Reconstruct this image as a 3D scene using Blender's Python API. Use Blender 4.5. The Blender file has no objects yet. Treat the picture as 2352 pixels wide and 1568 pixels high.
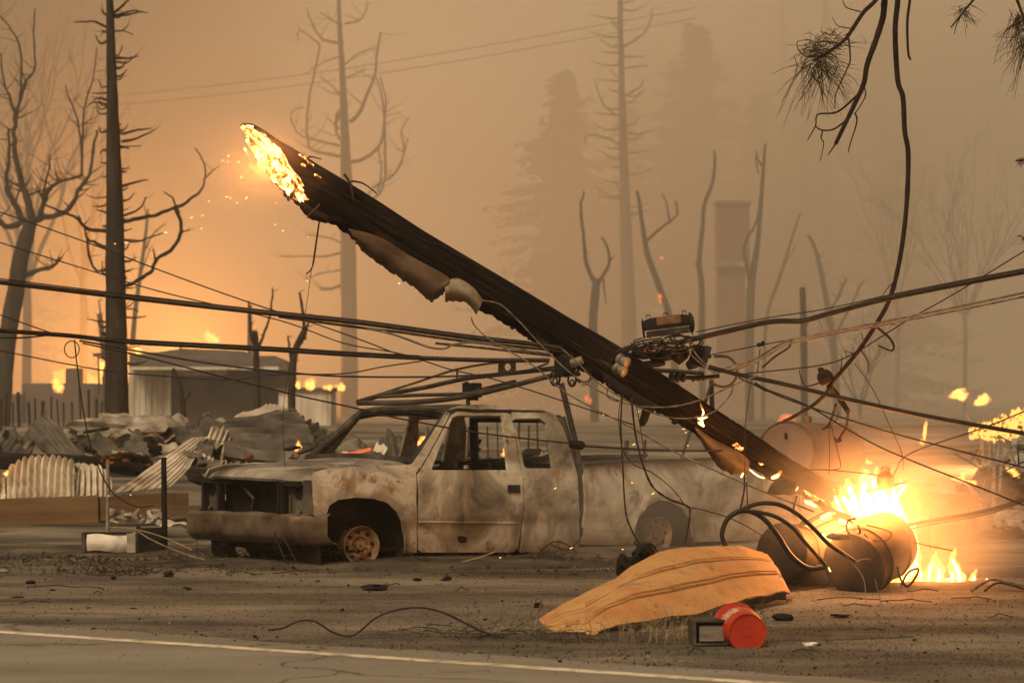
import bpy, bmesh, math, random
from mathutils import Vector, Matrix, noise, geometry

# ------------------------------------------------------------------ camera, light, exposure
scene = bpy.context.scene
col = scene.collection
R = math.radians
FOC, CX, HY, CH = 5500.0, 1176.0, 930.0, 1.6      # focal length, centre column, horizon row, camera height

cam_d = bpy.data.cameras.new('camera')
cam = bpy.data.objects.new('camera', cam_d); col.objects.link(cam)
cam.location = (0, 0, CH); cam.rotation_euler = (R(90), 0, 0)
cam_d.sensor_width = 36; cam_d.lens = FOC / 2352 * 36
cam_d.shift_y = (HY - 784) / 2352
cam_d.clip_start = 0.1; cam_d.clip_end = 2000
cam_d.dof.use_dof = True; cam_d.dof.focus_distance = 21.5; cam_d.dof.aperture_fstop = 2.9
scene.camera = cam

world = bpy.data.worlds.new('World'); scene.world = world; world.use_nodes = True
wn = world.node_tree; bgn = wn.nodes['Background']
sky = wn.nodes.new('ShaderNodeTexSky'); sky.sky_type = 'NISHITA'; sky.sun_disc = False
sky.sun_elevation = R(48); sky.sun_rotation = R(200)
sky.dust_density = 6.0; sky.air_density = 1.0; sky.ozone_density = 1.0
bw = wn.nodes.new('ShaderNodeRGBToBW')
tint = wn.nodes.new('ShaderNodeMix'); tint.data_type = 'RGBA'; tint.blend_type = 'MULTIPLY'
tint.inputs[0].default_value = 1.0
tint.inputs[7].default_value = (1.0, 0.74, 0.475, 1)          # daylight filtered by smoke
wn.links.new(sky.outputs[0], bw.inputs[0]); wn.links.new(bw.outputs[0], tint.inputs[6])
wn.links.new(tint.outputs[2], bgn.inputs[0]); bgn.inputs[1].default_value = 0.072

sun_d = bpy.data.lights.new('sun', 'SUN'); sun_d.energy = 2.4; sun_d.angle = R(24); sun_d.color = (1.0, 0.78, 0.53)
sun = bpy.data.objects.new('sun', sun_d); col.objects.link(sun)
sun.rotation_euler = (R(42), 0, R(-28))

scene.view_settings.view_transform = 'Standard'; scene.view_settings.look = 'None'
scene.view_settings.exposure = 0.0; scene.view_settings.gamma = 1.0
scene.render.engine = 'CYCLES'
scene.cycles.use_denoising = True
scene.cycles.max_bounces = 6; scene.cycles.diffuse_bounces = 3; scene.cycles.glossy_bounces = 2
scene.cycles.volume_bounces = 2; scene.cycles.transparent_max_bounces = 24
scene.cycles.sample_clamp_indirect = 2.5; scene.cycles.sample_clamp_direct = 60.0
scene.cycles.volume_step_rate = 1.0; scene.cycles.volume_max_steps = 256

HAZE_DENSITY = 0.0008
HAZE_COLOR = (0.96, 0.905, 0.80)
BANK_DENSITY = 0.018            # thick smoke standing behind the burnt lots

# ------------------------------------------------------------------ helpers
def P(x, y, Y):                       # a picture position at distance Y -> point of the place
    return Vector(((x - CX) / FOC * Y, Y, CH - (y - HY) / FOC * Y))
def sstep(a, b, t):
    t = max(0.0, min(1.0, (t - a) / (b - a))); return t * t * (3 - 2 * t)
def gz(X, Y):                         # height of the ground
    z = 1.0 * sstep(29, 62, Y) + 1.2 * sstep(70, 260, Y)
    z += 0.10 * sstep(26, 30, Y) * noise.noise((X * 0.35, Y * 0.35, 3.1))
    return z
def G(x, y):                          # a point of flat ground under a picture position
    Y = CH * FOC / (y - HY); return Vector(((x - CX) / FOC * Y, Y, 0))
def px(n, Y): return n / FOC * Y
def nz(p, s=1.0, o=0.0): return noise.noise((p[0] * s + o, p[1] * s + o * 1.7, p[2] * s - o))

_used = {}
def link(o, parent=None):
    col.objects.link(o)
    if parent is not None: o.parent = parent
    return o
def mk(name, verts, faces, mat, parent=None, smooth=True, sharp=38):
    me = bpy.data.meshes.new(name)
    me.from_pydata([tuple(v) for v in verts], [], faces)
    if smooth:
        bm = bmesh.new(); bm.from_mesh(me)
        bmesh.ops.recalc_face_normals(bm, faces=bm.faces)
        ca = math.radians(sharp)
        for f in bm.faces: f.smooth = True
        for e in bm.edges:
            if len(e.link_faces) == 2 and e.calc_face_angle(0) > ca: e.smooth = False
        bm.to_mesh(me); bm.free()
    me.update()
    o = bpy.data.objects.new(name, me)
    if mat is not None: me.materials.append(mat)
    link(o, parent)
    if parent is not None: o.matrix_parent_inverse = parent_inv(parent)     # parts are written in place coordinates
    return o
def parent_inv(p):
    return Matrix.Translation(p.location).inverted() if p.parent is None else Matrix.Identity(4)
def tag(o, label, cat, group=None):
    o['label'] = label; o['category'] = cat
    if group: o['group'] = group
    return o
def thing(name, label, cat, loc, group=None):
    o = bpy.data.objects.new(name, None); o.location = loc; o.empty_display_size = 0.2
    col.objects.link(o); return tag(o, label, cat, group)
def struct(o): o['kind'] = 'structure'; return o
def stuff(o): o['kind'] = 'stuff'; return o

class MB:
    def __init__(s): s.v = []; s.f = []
    def add(s, v, f):
        n = len(s.v); s.v += [Vector(q) for q in v]; s.f += [tuple(i + n for i in q) for q in f]; return s
    def box(s, c, size, rot=None):
        h = Vector(size) / 2; m = rot or Matrix.Identity(3)
        vs = [m @ Vector((h.x * a, h.y * b, h.z * d)) + Vector(c) for a in (-1, 1) for b in (-1, 1) for d in (-1, 1)]
        return s.add(vs, [(0, 1, 3, 2), (4, 6, 7, 5), (0, 4, 5, 1), (2, 3, 7, 6), (0, 2, 6, 4), (1, 5, 7, 3)])
    def bar(s, a, b, w, h, up=(0, 0, 1)):
        a, b = Vector(a), Vector(b); d = (b - a); L = d.length; d.normalize(); u = Vector(up)
        x = d.cross(u)
        if x.length < 1e-4: x = d.cross(Vector((1, 0, 0)))
        x.normalize(); z = x.cross(d)
        m = Matrix((x, d, z)).transposed()
        return s.box((a + b) / 2, (w, L, h), m)
    def tube(s, pts, rad, n=8, cap=True, wob=0.0, seed=0):
        pts = [Vector(p) for p in pts]; k = len(pts)
        if not hasattr(rad, '__len__'): rad = [rad] * k
        base = len(s.v); u = None
        for i, p in enumerate(pts):
            d = (pts[min(i + 1, k - 1)] - pts[max(i - 1, 0)])
            if d.length < 1e-9: d = Vector((0, 0, 1))
            d.normalize()
            if u is None:
                u = d.cross(Vector((0, 1, 0)))
                if u.length < 0.1: u = d.cross(Vector((1, 0, 0)))
            u = u - d * u.dot(d)
            if u.length < 1e-6: u = d.orthogonal()
            u.normalize(); w = d.cross(u)
            for j in range(n):
                a = 2 * math.pi * j / n; r = rad[i]
                if wob: r *= 1 + wob * noise.noise((p.x * 9 + math.cos(a) * 1.7 + seed, p.y * 9 + math.sin(a) * 1.7, p.z * 9))
                s.v.append(p + (u * math.cos(a) + w * math.sin(a)) * r)
        for i in range(k - 1):
            for j in range(n):
                a = base + i * n + j; b = base + i * n + (j + 1) % n
                s.f.append((a, b, b + n, a + n))
        if cap:
            s.f.append(tuple(base + j for j in reversed(range(n))))
            s.f.append(tuple(base + (k - 1) * n + j for j in range(n)))
        return s
    def lathe(s, prof, axis_o, axis_d, n=28, close=True):     # prof: list of (distance along axis, radius)
        o = Vector(axis_o); d = Vector(axis_d).normalized(); u = d.orthogonal().normalized(); w = d.cross(u)
        base = len(s.v); k = len(prof)
        for (t, r) in prof:
            for j in range(n):
                a = 2 * math.pi * j / n
                s.v.append(o + d * t + (u * math.cos(a) + w * math.sin(a)) * max(r, 1e-4))
        for i in range(k - 1):
            for j in range(n):
                a = base + i * n + j; b = base + i * n + (j + 1) % n
                s.f.append((a, b, b + n, a + n))
        if close:
            s.f.append(tuple(base + j for j in reversed(range(n))))
            s.f.append(tuple(base + (k - 1) * n + j for j in range(n)))
        return s
    def grid(s, fn, nu, nv, thick=0.0):
        P0 = [[Vector(fn(i / nu, j / nv)) for j in range(nv + 1)] for i in range(nu + 1)]
        base = len(s.v); W = nv + 1
        for row in P0: s.v += row
        quad = lambda i, j, b: (b + i * W + j, b + (i + 1) * W + j, b + (i + 1) * W + j + 1, b + i * W + j + 1)
        for i in range(nu):
            for j in range(nv): s.f.append(quad(i, j, base))
        if thick:
            b2 = len(s.v)
            for i in range(nu + 1):
                for j in range(nv + 1):
                    du = P0[min(i + 1, nu)][j] - P0[max(i - 1, 0)][j]; dv = P0[i][min(j + 1, nv)] - P0[i][max(j - 1, 0)]
                    nn = du.cross(dv); nn = nn.normalized() if nn.length > 1e-9 else Vector((0, 0, 1))
                    s.v.append(P0[i][j] - nn * thick)
            for i in range(nu):
                for j in range(nv): s.f.append(tuple(reversed(quad(i, j, b2))))
            for i in range(nu):
                for j in (0, nv):
                    a = base + i * W + j; c = a + W; s.f.append((a, c, c - base + b2, a - base + b2))
            for j in range(nv):
                for i in (0, nu):
                    a = base + i * W + j; c = a + 1; s.f.append((a, c, c - base + b2, a - base + b2))
        return s
    def rock(s, c, size, seed, sub=2, rough=0.35):
        bm = bmesh.new(); bmesh.ops.create_icosphere(bm, subdivisions=sub, radius=1.0)
        vs = []
        for v in bm.verts:
            p = v.co; k = 1 + rough * noise.noise((p.x * 1.3 + seed * 3.7, p.y * 1.3 - seed, p.z * 1.3 + seed * 1.9)) + rough * 0.5 * noise.noise((p.x * 3.1 + seed, p.y * 3.1, p.z * 3.1 - seed))
            vs.append(Vector(c) + Vector((p.x * size[0], p.y * size[1], p.z * size[2])) * k)
        fs = [tuple(v.index for v in f.verts) for f in bm.faces]; bm.free()
        return s.add(vs, fs)
    def hull(s, c, size, seed, n=14):                       # angular broken lump
        rg = random.Random(seed); bm = bmesh.new(); m = Matrix.Rotation(rg.uniform(0, 6.3), 3, (rg.random(), rg.random(), rg.random() + .1))
        for _ in range(n):
            q = m @ Vector((rg.uniform(-1, 1), rg.uniform(-1, 1), rg.uniform(-1, 1)))
            q = q / max(.55, q.length) * rg.uniform(.75, 1.1); bm.verts.new(Vector(c) + Vector((q.x * size[0], q.y * size[1], q.z * size[2])))
        r = bmesh.ops.convex_hull(bm, input=bm.verts); bmesh.ops.delete(bm, geom=[v for v in bm.verts if not v.link_faces], context='VERTS')
        bm.verts.index_update(); vs = [v.co.copy() for v in bm.verts]; fs = [tuple(v.index for v in f.verts) for f in bm.faces]; bm.free(); return s.add(vs, fs)
    def build(s, name, mat, parent=None, smooth=True, sharp=38):
        return mk(name, s.v, s.f, mat, parent, smooth, sharp)

def spline(pts, per=6):
    pts = [tuple(p) for p in pts]; out = []
    n = len(pts)
    if n < 3: per = max(per, 4)
    for i in range(n - 1):
        p0 = pts[max(i - 1, 0)]; p1 = pts[i]; p2 = pts[i + 1]; p3 = pts[min(i + 2, n - 1)]
        for k in range(per):
            t = k / per; t2 = t * t; t3 = t2 * t
            out.append(tuple(0.5 * ((2 * b) + (-a + c) * t + (2 * a - 5 * b + 4 * c - d) * t2 + (-a + 3 * b - 3 * c + d) * t3) for a, b, c, d in zip(p0, p1, p2, p3)))
    out.append(pts[-1]); return out

def inpoly(p, poly):
    x, y = p; c = False; n = len(poly); j = n - 1
    for i in range(n):
        xi, yi = poly[i]; xj, yj = poly[j]
        if (yi > y) != (yj > y) and x < (xj - xi) * (y - yi) / (yj - yi) + xi: c = not c
        j = i
    return c
def resample(poly, res):
    out = []
    n = len(poly)
    for i in range(n):
        a = Vector(poly[i]); b = Vector(poly[(i + 1) % n]); k = max(1, int((b - a).length / res))
        for q in range(k): out.append(a.lerp(b, q / k))
    return out
def panel(outline, holes, fmap, res=0.05, thick=0.02, inward=None):
    """A curved sheet: a plane outline with holes, filled with small triangles and carried onto a surface."""
    loops = [resample(outline, res)] + [resample(h, res) for h in holes]
    pts = []; edges = []
    for lp in loops:
        b = len(pts); pts += lp; edges += [(b + i, b + (i + 1) % len(lp)) for i in range(len(lp))]
    nb = len(pts)
    x0 = min(p[0] for p in outline); x1 = max(p[0] for p in outline); y0 = min(p[1] for p in outline); y1 = max(p[1] for p in outline)
    yy = y0 + res * .5; row = 0
    while yy < y1:
        xx = x0 + res * (.5 if row % 2 else .25)
        while xx < x1:
            q = Vector((xx, yy))
            if inpoly(q, outline) and not any(inpoly(q, h) for h in holes) and min((q - b).length_squared for b in pts[:nb]) > (res * .55) ** 2: pts.append(q)
            xx += res
        yy += res; row += 1
    r = geometry.delaunay_2d_cdt(pts, edges, [], 0, 1e-6)
    V2, F = r[0], r[2]
    F = [tuple(f) for f in F if inpoly(sum((V2[i] for i in f), Vector((0, 0))) / len(f), outline) and not any(inpoly(sum((V2[i] for i in f), Vector((0, 0))) / len(f), h) for h in holes)]
    V = [Vector(fmap(v[0], v[1])) for v in V2]
    N = [Vector((0, 0, 0)) for _ in V]
    for f in F:
        nn = (V[f[1]] - V[f[0]]).cross(V[f[2]] - V[f[0]])
        for i in f: N[i] += nn
    N = [n.normalized() if n.length > 0 else n for n in N]
    if inward is not None:
        sgn = sum(n.dot(Vector(inward)) for n in N)
        if sgn > 0: N = [-n for n in N]
    n0 = len(V); V2b = [v - n * thick for v, n in zip(V, N)]
    FF = list(F) + [tuple(i + n0 for i in reversed(f)) for f in F]
    cnt = {}
    for f in F:
        for a, b in zip(f, f[1:] + f[:1]): cnt[(min(a, b), max(a, b))] = cnt.get((min(a, b), max(a, b)), 0) + 1
    for (a, b), c in cnt.items():
        if c == 1: FF.append((a, b, b + n0, a + n0))
    m = MB(); m.add(V + V2b, FF); return m

# ------------------------------------------------------------------ materials
def new_mat(name):
    m = bpy.data.materials.new(name); m.use_nodes = True
    return m, m.node_tree, m.node_tree.nodes['Principled BSDF']
def ramp(nt, stops, src):
    r = nt.nodes.new('ShaderNodeValToRGB'); e = r.color_ramp.elements
    while len(e) < len(stops): e.new(0.5)
    for k, (p, c) in enumerate(stops): e[k].position = p; e[k].color = (*c, 1)
    nt.links.new(src, r.inputs[0]); return r
def coords(nt, stretch=(1, 1, 1), kind='Object', rot=(0, 0, 0)):
    t = nt.nodes.new('ShaderNodeTexCoord'); mp = nt.nodes.new('ShaderNodeMapping')
    mp.inputs['Scale'].default_value = stretch; mp.inputs['Rotation'].default_value = rot
    nt.links.new(t.outputs[kind], mp.inputs[0]); return mp.outputs[0]
def noise_n(nt, vec, scale, detail=6, rough=0.6, dist=0.0):
    n = nt.nodes.new('ShaderNodeTexNoise'); n.inputs['Scale'].default_value = scale; n.inputs['Detail'].default_value = detail
    n.inputs['Roughness'].default_value = rough; n.inputs['Distortion'].default_value = dist
    nt.links.new(vec, n.inputs['Vector']); return n.outputs[0]
def mixc(nt, fac, a, b, blend='MIX'):
    m = nt.nodes.new('ShaderNodeMix'); m.data_type = 'RGBA'; m.blend_type = blend
    for s, v in ((0, fac), (6, a), (7, b)):
        if hasattr(v, 'is_output') or hasattr(v, 'links'): nt.links.new(v, m.inputs[s])
        elif s == 0: m.inputs[0].default_value = v
        else: m.inputs[s].default_value = (*v, 1)
    return m.outputs[2]
def bump(nt, bsdf, h, strength=0.4, dist=0.02):
    b = nt.nodes.new('ShaderNodeBump'); b.inputs['Strength'].default_value = strength; b.inputs['Distance'].default_value = dist
    nt.links.new(h, b.inputs['Height']); nt.links.new(b.outputs[0], bsdf.inputs['Normal'])
def nmat(name, stops, scale=3.0, rough=0.85, stretch=(1, 1, 1), detail=7, bs=0.4, bd=0.01, bscale=None, metal=0.0, spots=None, dist=0.0, kind='Object', rot=(0, 0, 0), spec=0.2):
    m, nt, b = new_mat(name)
    v = coords(nt, stretch, kind, rot)
    c = ramp(nt, stops, noise_n(nt, v, scale, detail, 0.62, dist)).outputs[0]
    if spots:                                     # a second, finer layer of marks: (scale, lo, hi, colour)
        for sc, lo, hi, sc_col in spots:
            f = ramp(nt, [(lo, (0, 0, 0)), (hi, (1, 1, 1))], noise_n(nt, v, sc, 8, 0.7)).outputs[0]
            c = mixc(nt, f, c, sc_col)
    nt.links.new(c, b.inputs['Base Color'])
    b.inputs['Roughness'].default_value = rough; b.inputs['Metallic'].default_value = metal
    b.inputs['Specular IOR Level'].default_value = spec
    if bs: bump(nt, b, noise_n(nt, v, bscale or scale * 6, 8, 0.7), bs, bd)
    return m

M = {}
M['dirt'] = nmat('dirt', [(0.34, (0.05, 0.042, 0.032)), (0.45, (0.125, 0.107, 0.08)), (0.56, (0.21, 0.18, 0.135)), (0.68, (0.30, 0.262, 0.2))], 0.6, 0.95, stretch=(0.5, 1.2, 1), bs=0.9, bd=0.05, bscale=22,
                 spots=[(1.3, 0.55, 0.70, (0.06, 0.05, 0.04)), (7, 0.58, 0.75, (0.085, 0.07, 0.052)), (46, 0.64, 0.72, (0.05, 0.042, 0.035)), (75, 0.70, 0.76, (0.45, 0.40, 0.32))])
M['scorched'] = nmat('scorched', [(0.35, (0.030, 0.025, 0.02)), (0.55, (0.09, 0.07, 0.05)), (0.7, (0.16, 0.13, 0.095))], 1.6, 0.98, bs=0.8, bd=0.05, bscale=10, spots=[(30, 0.62, 0.7, (0.02, 0.017, 0.015))])
M['asphalt'] = nmat('asphalt', [(0.3, (0.15, 0.136, 0.11)), (0.5, (0.20, 0.182, 0.148)), (0.7, (0.25, 0.228, 0.187))], 0.9, 0.93, stretch=(0.4, 1, 1), bs=0.5, bd=0.006, bscale=120,
                    spots=[(60, 0.60, 0.75, (0.085, 0.073, 0.056)), (150, 0.60, 0.72, (0.23, 0.2, 0.155)), (3, 0.6, 0.75, (0.1, 0.086, 0.066))])
def add_cracks(m, sc, w, colr):
    nt = m.node_tree; b = nt.nodes['Principled BSDF']; old = b.inputs['Base Color'].links[0].from_socket
    v = coords(nt); n = nt.nodes.new('ShaderNodeTexNoise'); n.inputs['Scale'].default_value = 1.7; nt.links.new(v, n.inputs['Vector'])
    ad = nt.nodes.new('ShaderNodeMix'); ad.data_type = 'VECTOR'; ad.inputs[0].default_value = 0.35; nt.links.new(v, ad.inputs[4]); nt.links.new(n.outputs[1], ad.inputs[5])
    vo = nt.nodes.new('ShaderNodeTexVoronoi'); vo.feature = 'DISTANCE_TO_EDGE'; vo.inputs['Scale'].default_value = sc; nt.links.new(ad.outputs[1], vo.inputs['Vector'])
    f = ramp(nt, [(0.0, (1, 1, 1)), (w, (0, 0, 0))], vo.outputs[0]).outputs[0]
    nt.links.new(mixc(nt, f, old, colr), b.inputs['Base Color'])
add_cracks(M['asphalt'], 0.45, 0.006, (0.06, 0.05, 0.04))
M['line'] = nmat('line_paint', [(0.35, (0.30, 0.26, 0.19)), (0.5, (0.62, 0.55, 0.42)), (0.7, (0.72, 0.65, 0.52))], 6, 0.85, bs=0.3, bd=0.004, spots=[(40, 0.58, 0.66, (0.2, 0.165, 0.125)), (9, 0.60, 0.66, (0.19, 0.16, 0.12))])
M['steel'] = nmat('burnt_steel_pale', [(0.34, (0.075, 0.068, 0.058)), (0.41, (0.21, 0.18, 0.13)), (0.49, (0.33, 0.29, 0.225)), (0.57, (0.53, 0.49, 0.41)), (0.68, (0.40, 0.345, 0.25))], 1.3, 0.62, bs=0.25, bd=0.01, bscale=9, dist=0.6,
                  spots=[(2.2, 0.55, 0.64, (0.25, 0.17, 0.075)), (3.1, 0.58, 0.66, (0.15, 0.14, 0.125)), (6.5, 0.64, 0.68, (0.09, 0.06, 0.035)), (22, 0.62, 0.68, (0.14, 0.10, 0.065)), (48, 0.62, 0.68, (0.55, 0.51, 0.44))])
M['soot'] = nmat('burnt_steel_sooty', [(0.32, (0.016, 0.014, 0.012)), (0.5, (0.045, 0.038, 0.03)), (0.66, (0.10, 0.085, 0.064)), (0.8, (0.2, 0.17, 0.13))], 2.0, 0.8, bs=0.3, bd=0.01, bscale=12, dist=0.8, spots=[(18, 0.6, 0.7, (0.05, 0.035, 0.025))])
M['hood'] = nmat('burnt_hood_steel', [(0.34, (0.045, 0.04, 0.034)), (0.46, (0.14, 0.123, 0.10)), (0.56, (0.28, 0.255, 0.21)), (0.7, (0.42, 0.39, 0.33))], 1.7, 0.6, bs=0.25, bd=0.01, bscale=10, dist=0.8, spots=[(18, 0.62, 0.72, (0.07, 0.05, 0.035))])
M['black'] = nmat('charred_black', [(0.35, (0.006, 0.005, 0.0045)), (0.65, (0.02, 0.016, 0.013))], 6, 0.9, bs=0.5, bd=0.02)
M['chrome'] = nmat('burnt_bumper', [(0.3, (0.045, 0.033, 0.022)), (0.5, (0.115, 0.085, 0.056)), (0.7, (0.20, 0.16, 0.115))], 3.4, 0.5, metal=0.3, bs=0.2, bd=0.006, spots=[(9, 0.60, 0.72, (0.17, 0.085, 0.04)), (30, 0.66, 0.72, (0.03, 0.02, 0.015))])
M['rust'] = nmat('rust', [(0.3, (0.06, 0.027, 0.014)), (0.5, (0.16, 0.075, 0.035)), (0.7, (0.27, 0.16, 0.085))], 8, 0.9, bs=0.5, bd=0.01)
M['rim'] = nmat('rim_steel', [(0.3, (0.10, 0.055, 0.03)), (0.5, (0.24, 0.15, 0.085)), (0.7, (0.38, 0.28, 0.18))], 9, 0.75, bs=0.3, bd=0.008)
M['cable'] = nmat('cable_sheath', [(0.35, (0.012, 0.009, 0.007)), (0.6, (0.032, 0.024, 0.017)), (0.75, (0.065, 0.05, 0.035))], 14, 0.6, bs=0.3, bd=0.004)
M['cable_pale'] = nmat('cable_ashy', [(0.35, (0.06, 0.048, 0.035)), (0.55, (0.17, 0.135, 0.095)), (0.7, (0.30, 0.25, 0.18))], 16, 0.7, bs=0.3, bd=0.004)
M['wire'] = nmat('wire_black', [(0.4, (0.012, 0.01, 0.008)), (0.7, (0.035, 0.025, 0.018))], 20, 0.6, bs=0)
M['bark'] = nmat('burnt_bark', [(0.35, (0.022, 0.017, 0.013)), (0.6, (0.05, 0.036, 0.026)), (0.8, (0.085, 0.062, 0.042))], 5, 0.95, stretch=(1, 1, 0.25), bs=0.9, bd=0.04, bscale=12)
M['twig'] = nmat('burnt_twig', [(0.4, (0.025, 0.018, 0.012)), (0.7, (0.07, 0.045, 0.03))], 9, 0.95, bs=0)
M['branch'] = nmat('red_brown_bark', [(0.4, (0.016, 0.009, 0.0065)), (0.7, (0.045, 0.024, 0.015))], 12, 0.9, bs=0.5, bd=0.01)
M['needles'] = nmat('scorched_needles', [(0.35, (0.02, 0.018, 0.012)), (0.65, (0.06, 0.05, 0.032))], 2, 0.95, bs=0)
M['galv'] = nmat('galvanised_pale', [(0.3, (0.20, 0.16, 0.11)), (0.48, (0.50, 0.43, 0.33)), (0.68, (0.70, 0.63, 0.52))], 1.6, 0.6, metal=0.1, bs=0.2, bd=0.006, dist=0.8, spots=[(4, 0.60, 0.74, (0.22, 0.16, 0.10)), (20, 0.66, 0.74, (0.14, 0.1, 0.065))])
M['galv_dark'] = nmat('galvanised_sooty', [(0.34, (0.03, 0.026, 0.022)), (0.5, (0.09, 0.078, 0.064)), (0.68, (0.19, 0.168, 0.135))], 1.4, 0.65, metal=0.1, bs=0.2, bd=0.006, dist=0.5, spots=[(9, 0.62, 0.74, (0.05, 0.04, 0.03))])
M['plank'] = nmat('brown_plank', [(0.3, (0.085, 0.048, 0.022)), (0.55, (0.16, 0.095, 0.045)), (0.75, (0.21, 0.14, 0.07))], 1.5, 0.9, stretch=(0.3, 1, 3), bs=0.4, bd=0.01)
M['ochre'] = nmat('ochre_paint', [(0.3, (0.36, 0.19, 0.07)), (0.5, (0.46, 0.25, 0.095)), (0.7, (0.52, 0.315, 0.14))], 1.2, 0.7, bs=0.12, bd=0.01, bscale=7,
                  spots=[(1.6, 0.48, 0.62, (0.42, 0.17, 0.06)), (4, 0.55, 0.66, (0.27, 0.165, 0.08)), (12, 0.59, 0.67, (0.15, 0.095, 0.05)), (40, 0.60, 0.68, (0.11, 0.065, 0.035))])
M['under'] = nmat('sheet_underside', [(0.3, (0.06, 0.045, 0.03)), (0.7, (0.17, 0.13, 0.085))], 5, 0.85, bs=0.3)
M['red'] = nmat('red_plastic', [(0.3, (0.33, 0.03, 0.014)), (0.55, (0.45, 0.042, 0.018)), (0.75, (0.48, 0.10, 0.055))], 5, 0.5, bs=0.12, bd=0.003, spots=[(9, 0.56, 0.72, (0.27, 0.04, 0.022)), (16, 0.62, 0.7, (0.12, 0.045, 0.03)), (60, 0.62, 0.70, (0.20, 0.04, 0.022))])
M['white_mark'] = nmat('white_print', [(0.4, (0.45, 0.33, 0.26)), (0.6, (0.75, 0.68, 0.6))], 30, 0.7, bs=0)
M['ceramic'] = nmat('glazed_ceramic', [(0.35, (0.09, 0.075, 0.055)), (0.65, (0.22, 0.19, 0.145))], 12, 0.4, bs=0.1)
M['tankpaint'] = nmat('tank_paint', [(0.3, (0.12, 0.07, 0.045)), (0.55, (0.19, 0.12, 0.08)), (0.75, (0.25, 0.17, 0.115))], 2.5, 0.8, bs=0.2, spots=[(12, 0.62, 0.72, (0.15, 0.07, 0.035))])
M['transformer'] = nmat('transformer_steel', [(0.3, (0.02, 0.012, 0.008)), (0.55, (0.05, 0.031, 0.019)), (0.75, (0.11, 0.07, 0.042))], 4, 0.7, bs=0.3, spots=[(14, 0.6, 0.72, (0.06, 0.03, 0.016))])
M['wall_white'] = nmat('scorched_white_siding', [(0.3, (0.20, 0.17, 0.13)), (0.5, (0.52, 0.47, 0.38)), (0.7, (0.68, 0.62, 0.52))], 1.1, 0.9, stretch=(3, 3, 0.35), bs=0.2, spots=[(2.0, 0.58, 0.72, (0.22, 0.18, 0.13))])
M['wall_plum'] = nmat('dull_plum_wall', [(0.35, (0.075, 0.055, 0.052)), (0.7, (0.15, 0.115, 0.105))], 1.4, 0.95, bs=0.2)
M['roof'] = nmat('ashy_roofing', [(0.35, (0.05, 0.042, 0.036)), (0.7, (0.12, 0.10, 0.085))], 2.2, 0.95, bs=0.4)
M['brick'] = nmat('old_brick', [(0.35, (0.11, 0.062, 0.046)), (0.7, (0.20, 0.115, 0.082))], 5, 0.95, bs=0.4)
M['ash'] = nmat('pale_ash_rubble', [(0.34, (0.11, 0.092, 0.07)), (0.52, (0.27, 0.235, 0.185)), (0.68, (0.48, 0.43, 0.35))], 3, 0.98, bs=0.6, bd=0.04)
M['white_metal'] = nmat('scorched_white_enamel', [(0.3, (0.23, 0.2, 0.15)), (0.5, (0.62, 0.57, 0.48)), (0.7, (0.76, 0.72, 0.64))], 2.4, 0.55, bs=0.1, dist=0.8, spots=[(6, 0.64, 0.76, (0.2, 0.15, 0.1))])
M['boxwood'] = nmat('grey_box_wood', [(0.3, (0.12, 0.10, 0.075)), (0.6, (0.27, 0.235, 0.18))], 4, 0.9, stretch=(1, 1, 4), bs=0.4)
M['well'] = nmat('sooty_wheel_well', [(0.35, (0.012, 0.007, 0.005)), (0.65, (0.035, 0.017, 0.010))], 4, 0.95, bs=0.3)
M['straw'] = nmat('dry_straw', [(0.4, (0.20, 0.15, 0.08)), (0.7, (0.36, 0.28, 0.16))], 9, 0.9, bs=0)

def pole_mat():
    m, nt, b = new_mat('charred_pole_wood')
    v = coords(nt, (1, 1, 1), 'UV')
    t = nt.nodes.new('ShaderNodeTexCoord')
    mp = nt.nodes.new('ShaderNodeMapping'); mp.inputs['Scale'].default_value = (1.6, 46, 1)      # fibres run along the pole
    nt.links.new(t.outputs['UV'], mp.inputs[0])
    fib = noise_n(nt, mp.outputs[0], 1.0, 8, 0.7, 0.15)
    c = ramp(nt, [(0.36, (0.003, 0.002, 0.0018)), (0.50, (0.013, 0.008, 0.0055)), (0.60, (0.038, 0.024, 0.014)), (0.74, (0.10, 0.065, 0.038))], fib).outputs[0]
    big = noise_n(nt, coords(nt, (1, 1, 1)), 1.7, 5, 0.6)
    f = ramp(nt, [(0.46, (0, 0, 0)), (0.62, (1, 1, 1))], big).outputs[0]
    c = mixc(nt, f, c, (0.007, 0.005, 0.004))
    nt.links.new(c, b.inputs['Base Color']); b.inputs['Roughness'].default_value = 0.9; b.inputs['Specular IOR Level'].default_value = 0.12
    bump(nt, b, fib, 1.0, 0.05)
    return m
M['pole'] = pole_mat()

def ember_mat(name, scale, lo, hi, strength, hot=(1.0, 0.55, 0.16), base=(0.02, 0.012, 0.008), stretch=(1, 1, 1)):
    m, nt, b = new_mat(name)
    v = coords(nt, stretch)
    n = noise_n(nt, v, scale, 8, 0.68, 0.4)
    b.inputs['Base Color'].default_value = (*base, 1); b.inputs['Roughness'].default_value = 0.95
    e = ramp(nt, [(lo, (0, 0, 0)), ((lo + hi) / 2, (0.25, 0.06, 0.008)), (hi, hot)], n).outputs[0]
    nt.links.new(e, b.inputs['Emission Color']); b.inputs['Emission Strength'].default_value = strength
    bump(nt, b, n, 0.6, 0.03)
    return m
M['ember_face'] = ember_mat('burning_wood_face', 15, 0.38, 0.58, 7, hot=(1.0, 0.52, 0.15))
M['ember_patch'] = ember_mat('ember_patches', 16, 0.46, 0.60, 9)
M['ember_dull'] = ember_mat('dull_red_embers', 6, 0.50, 0.72, 0.7, hot=(1.0, 0.2, 0.05))
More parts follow.
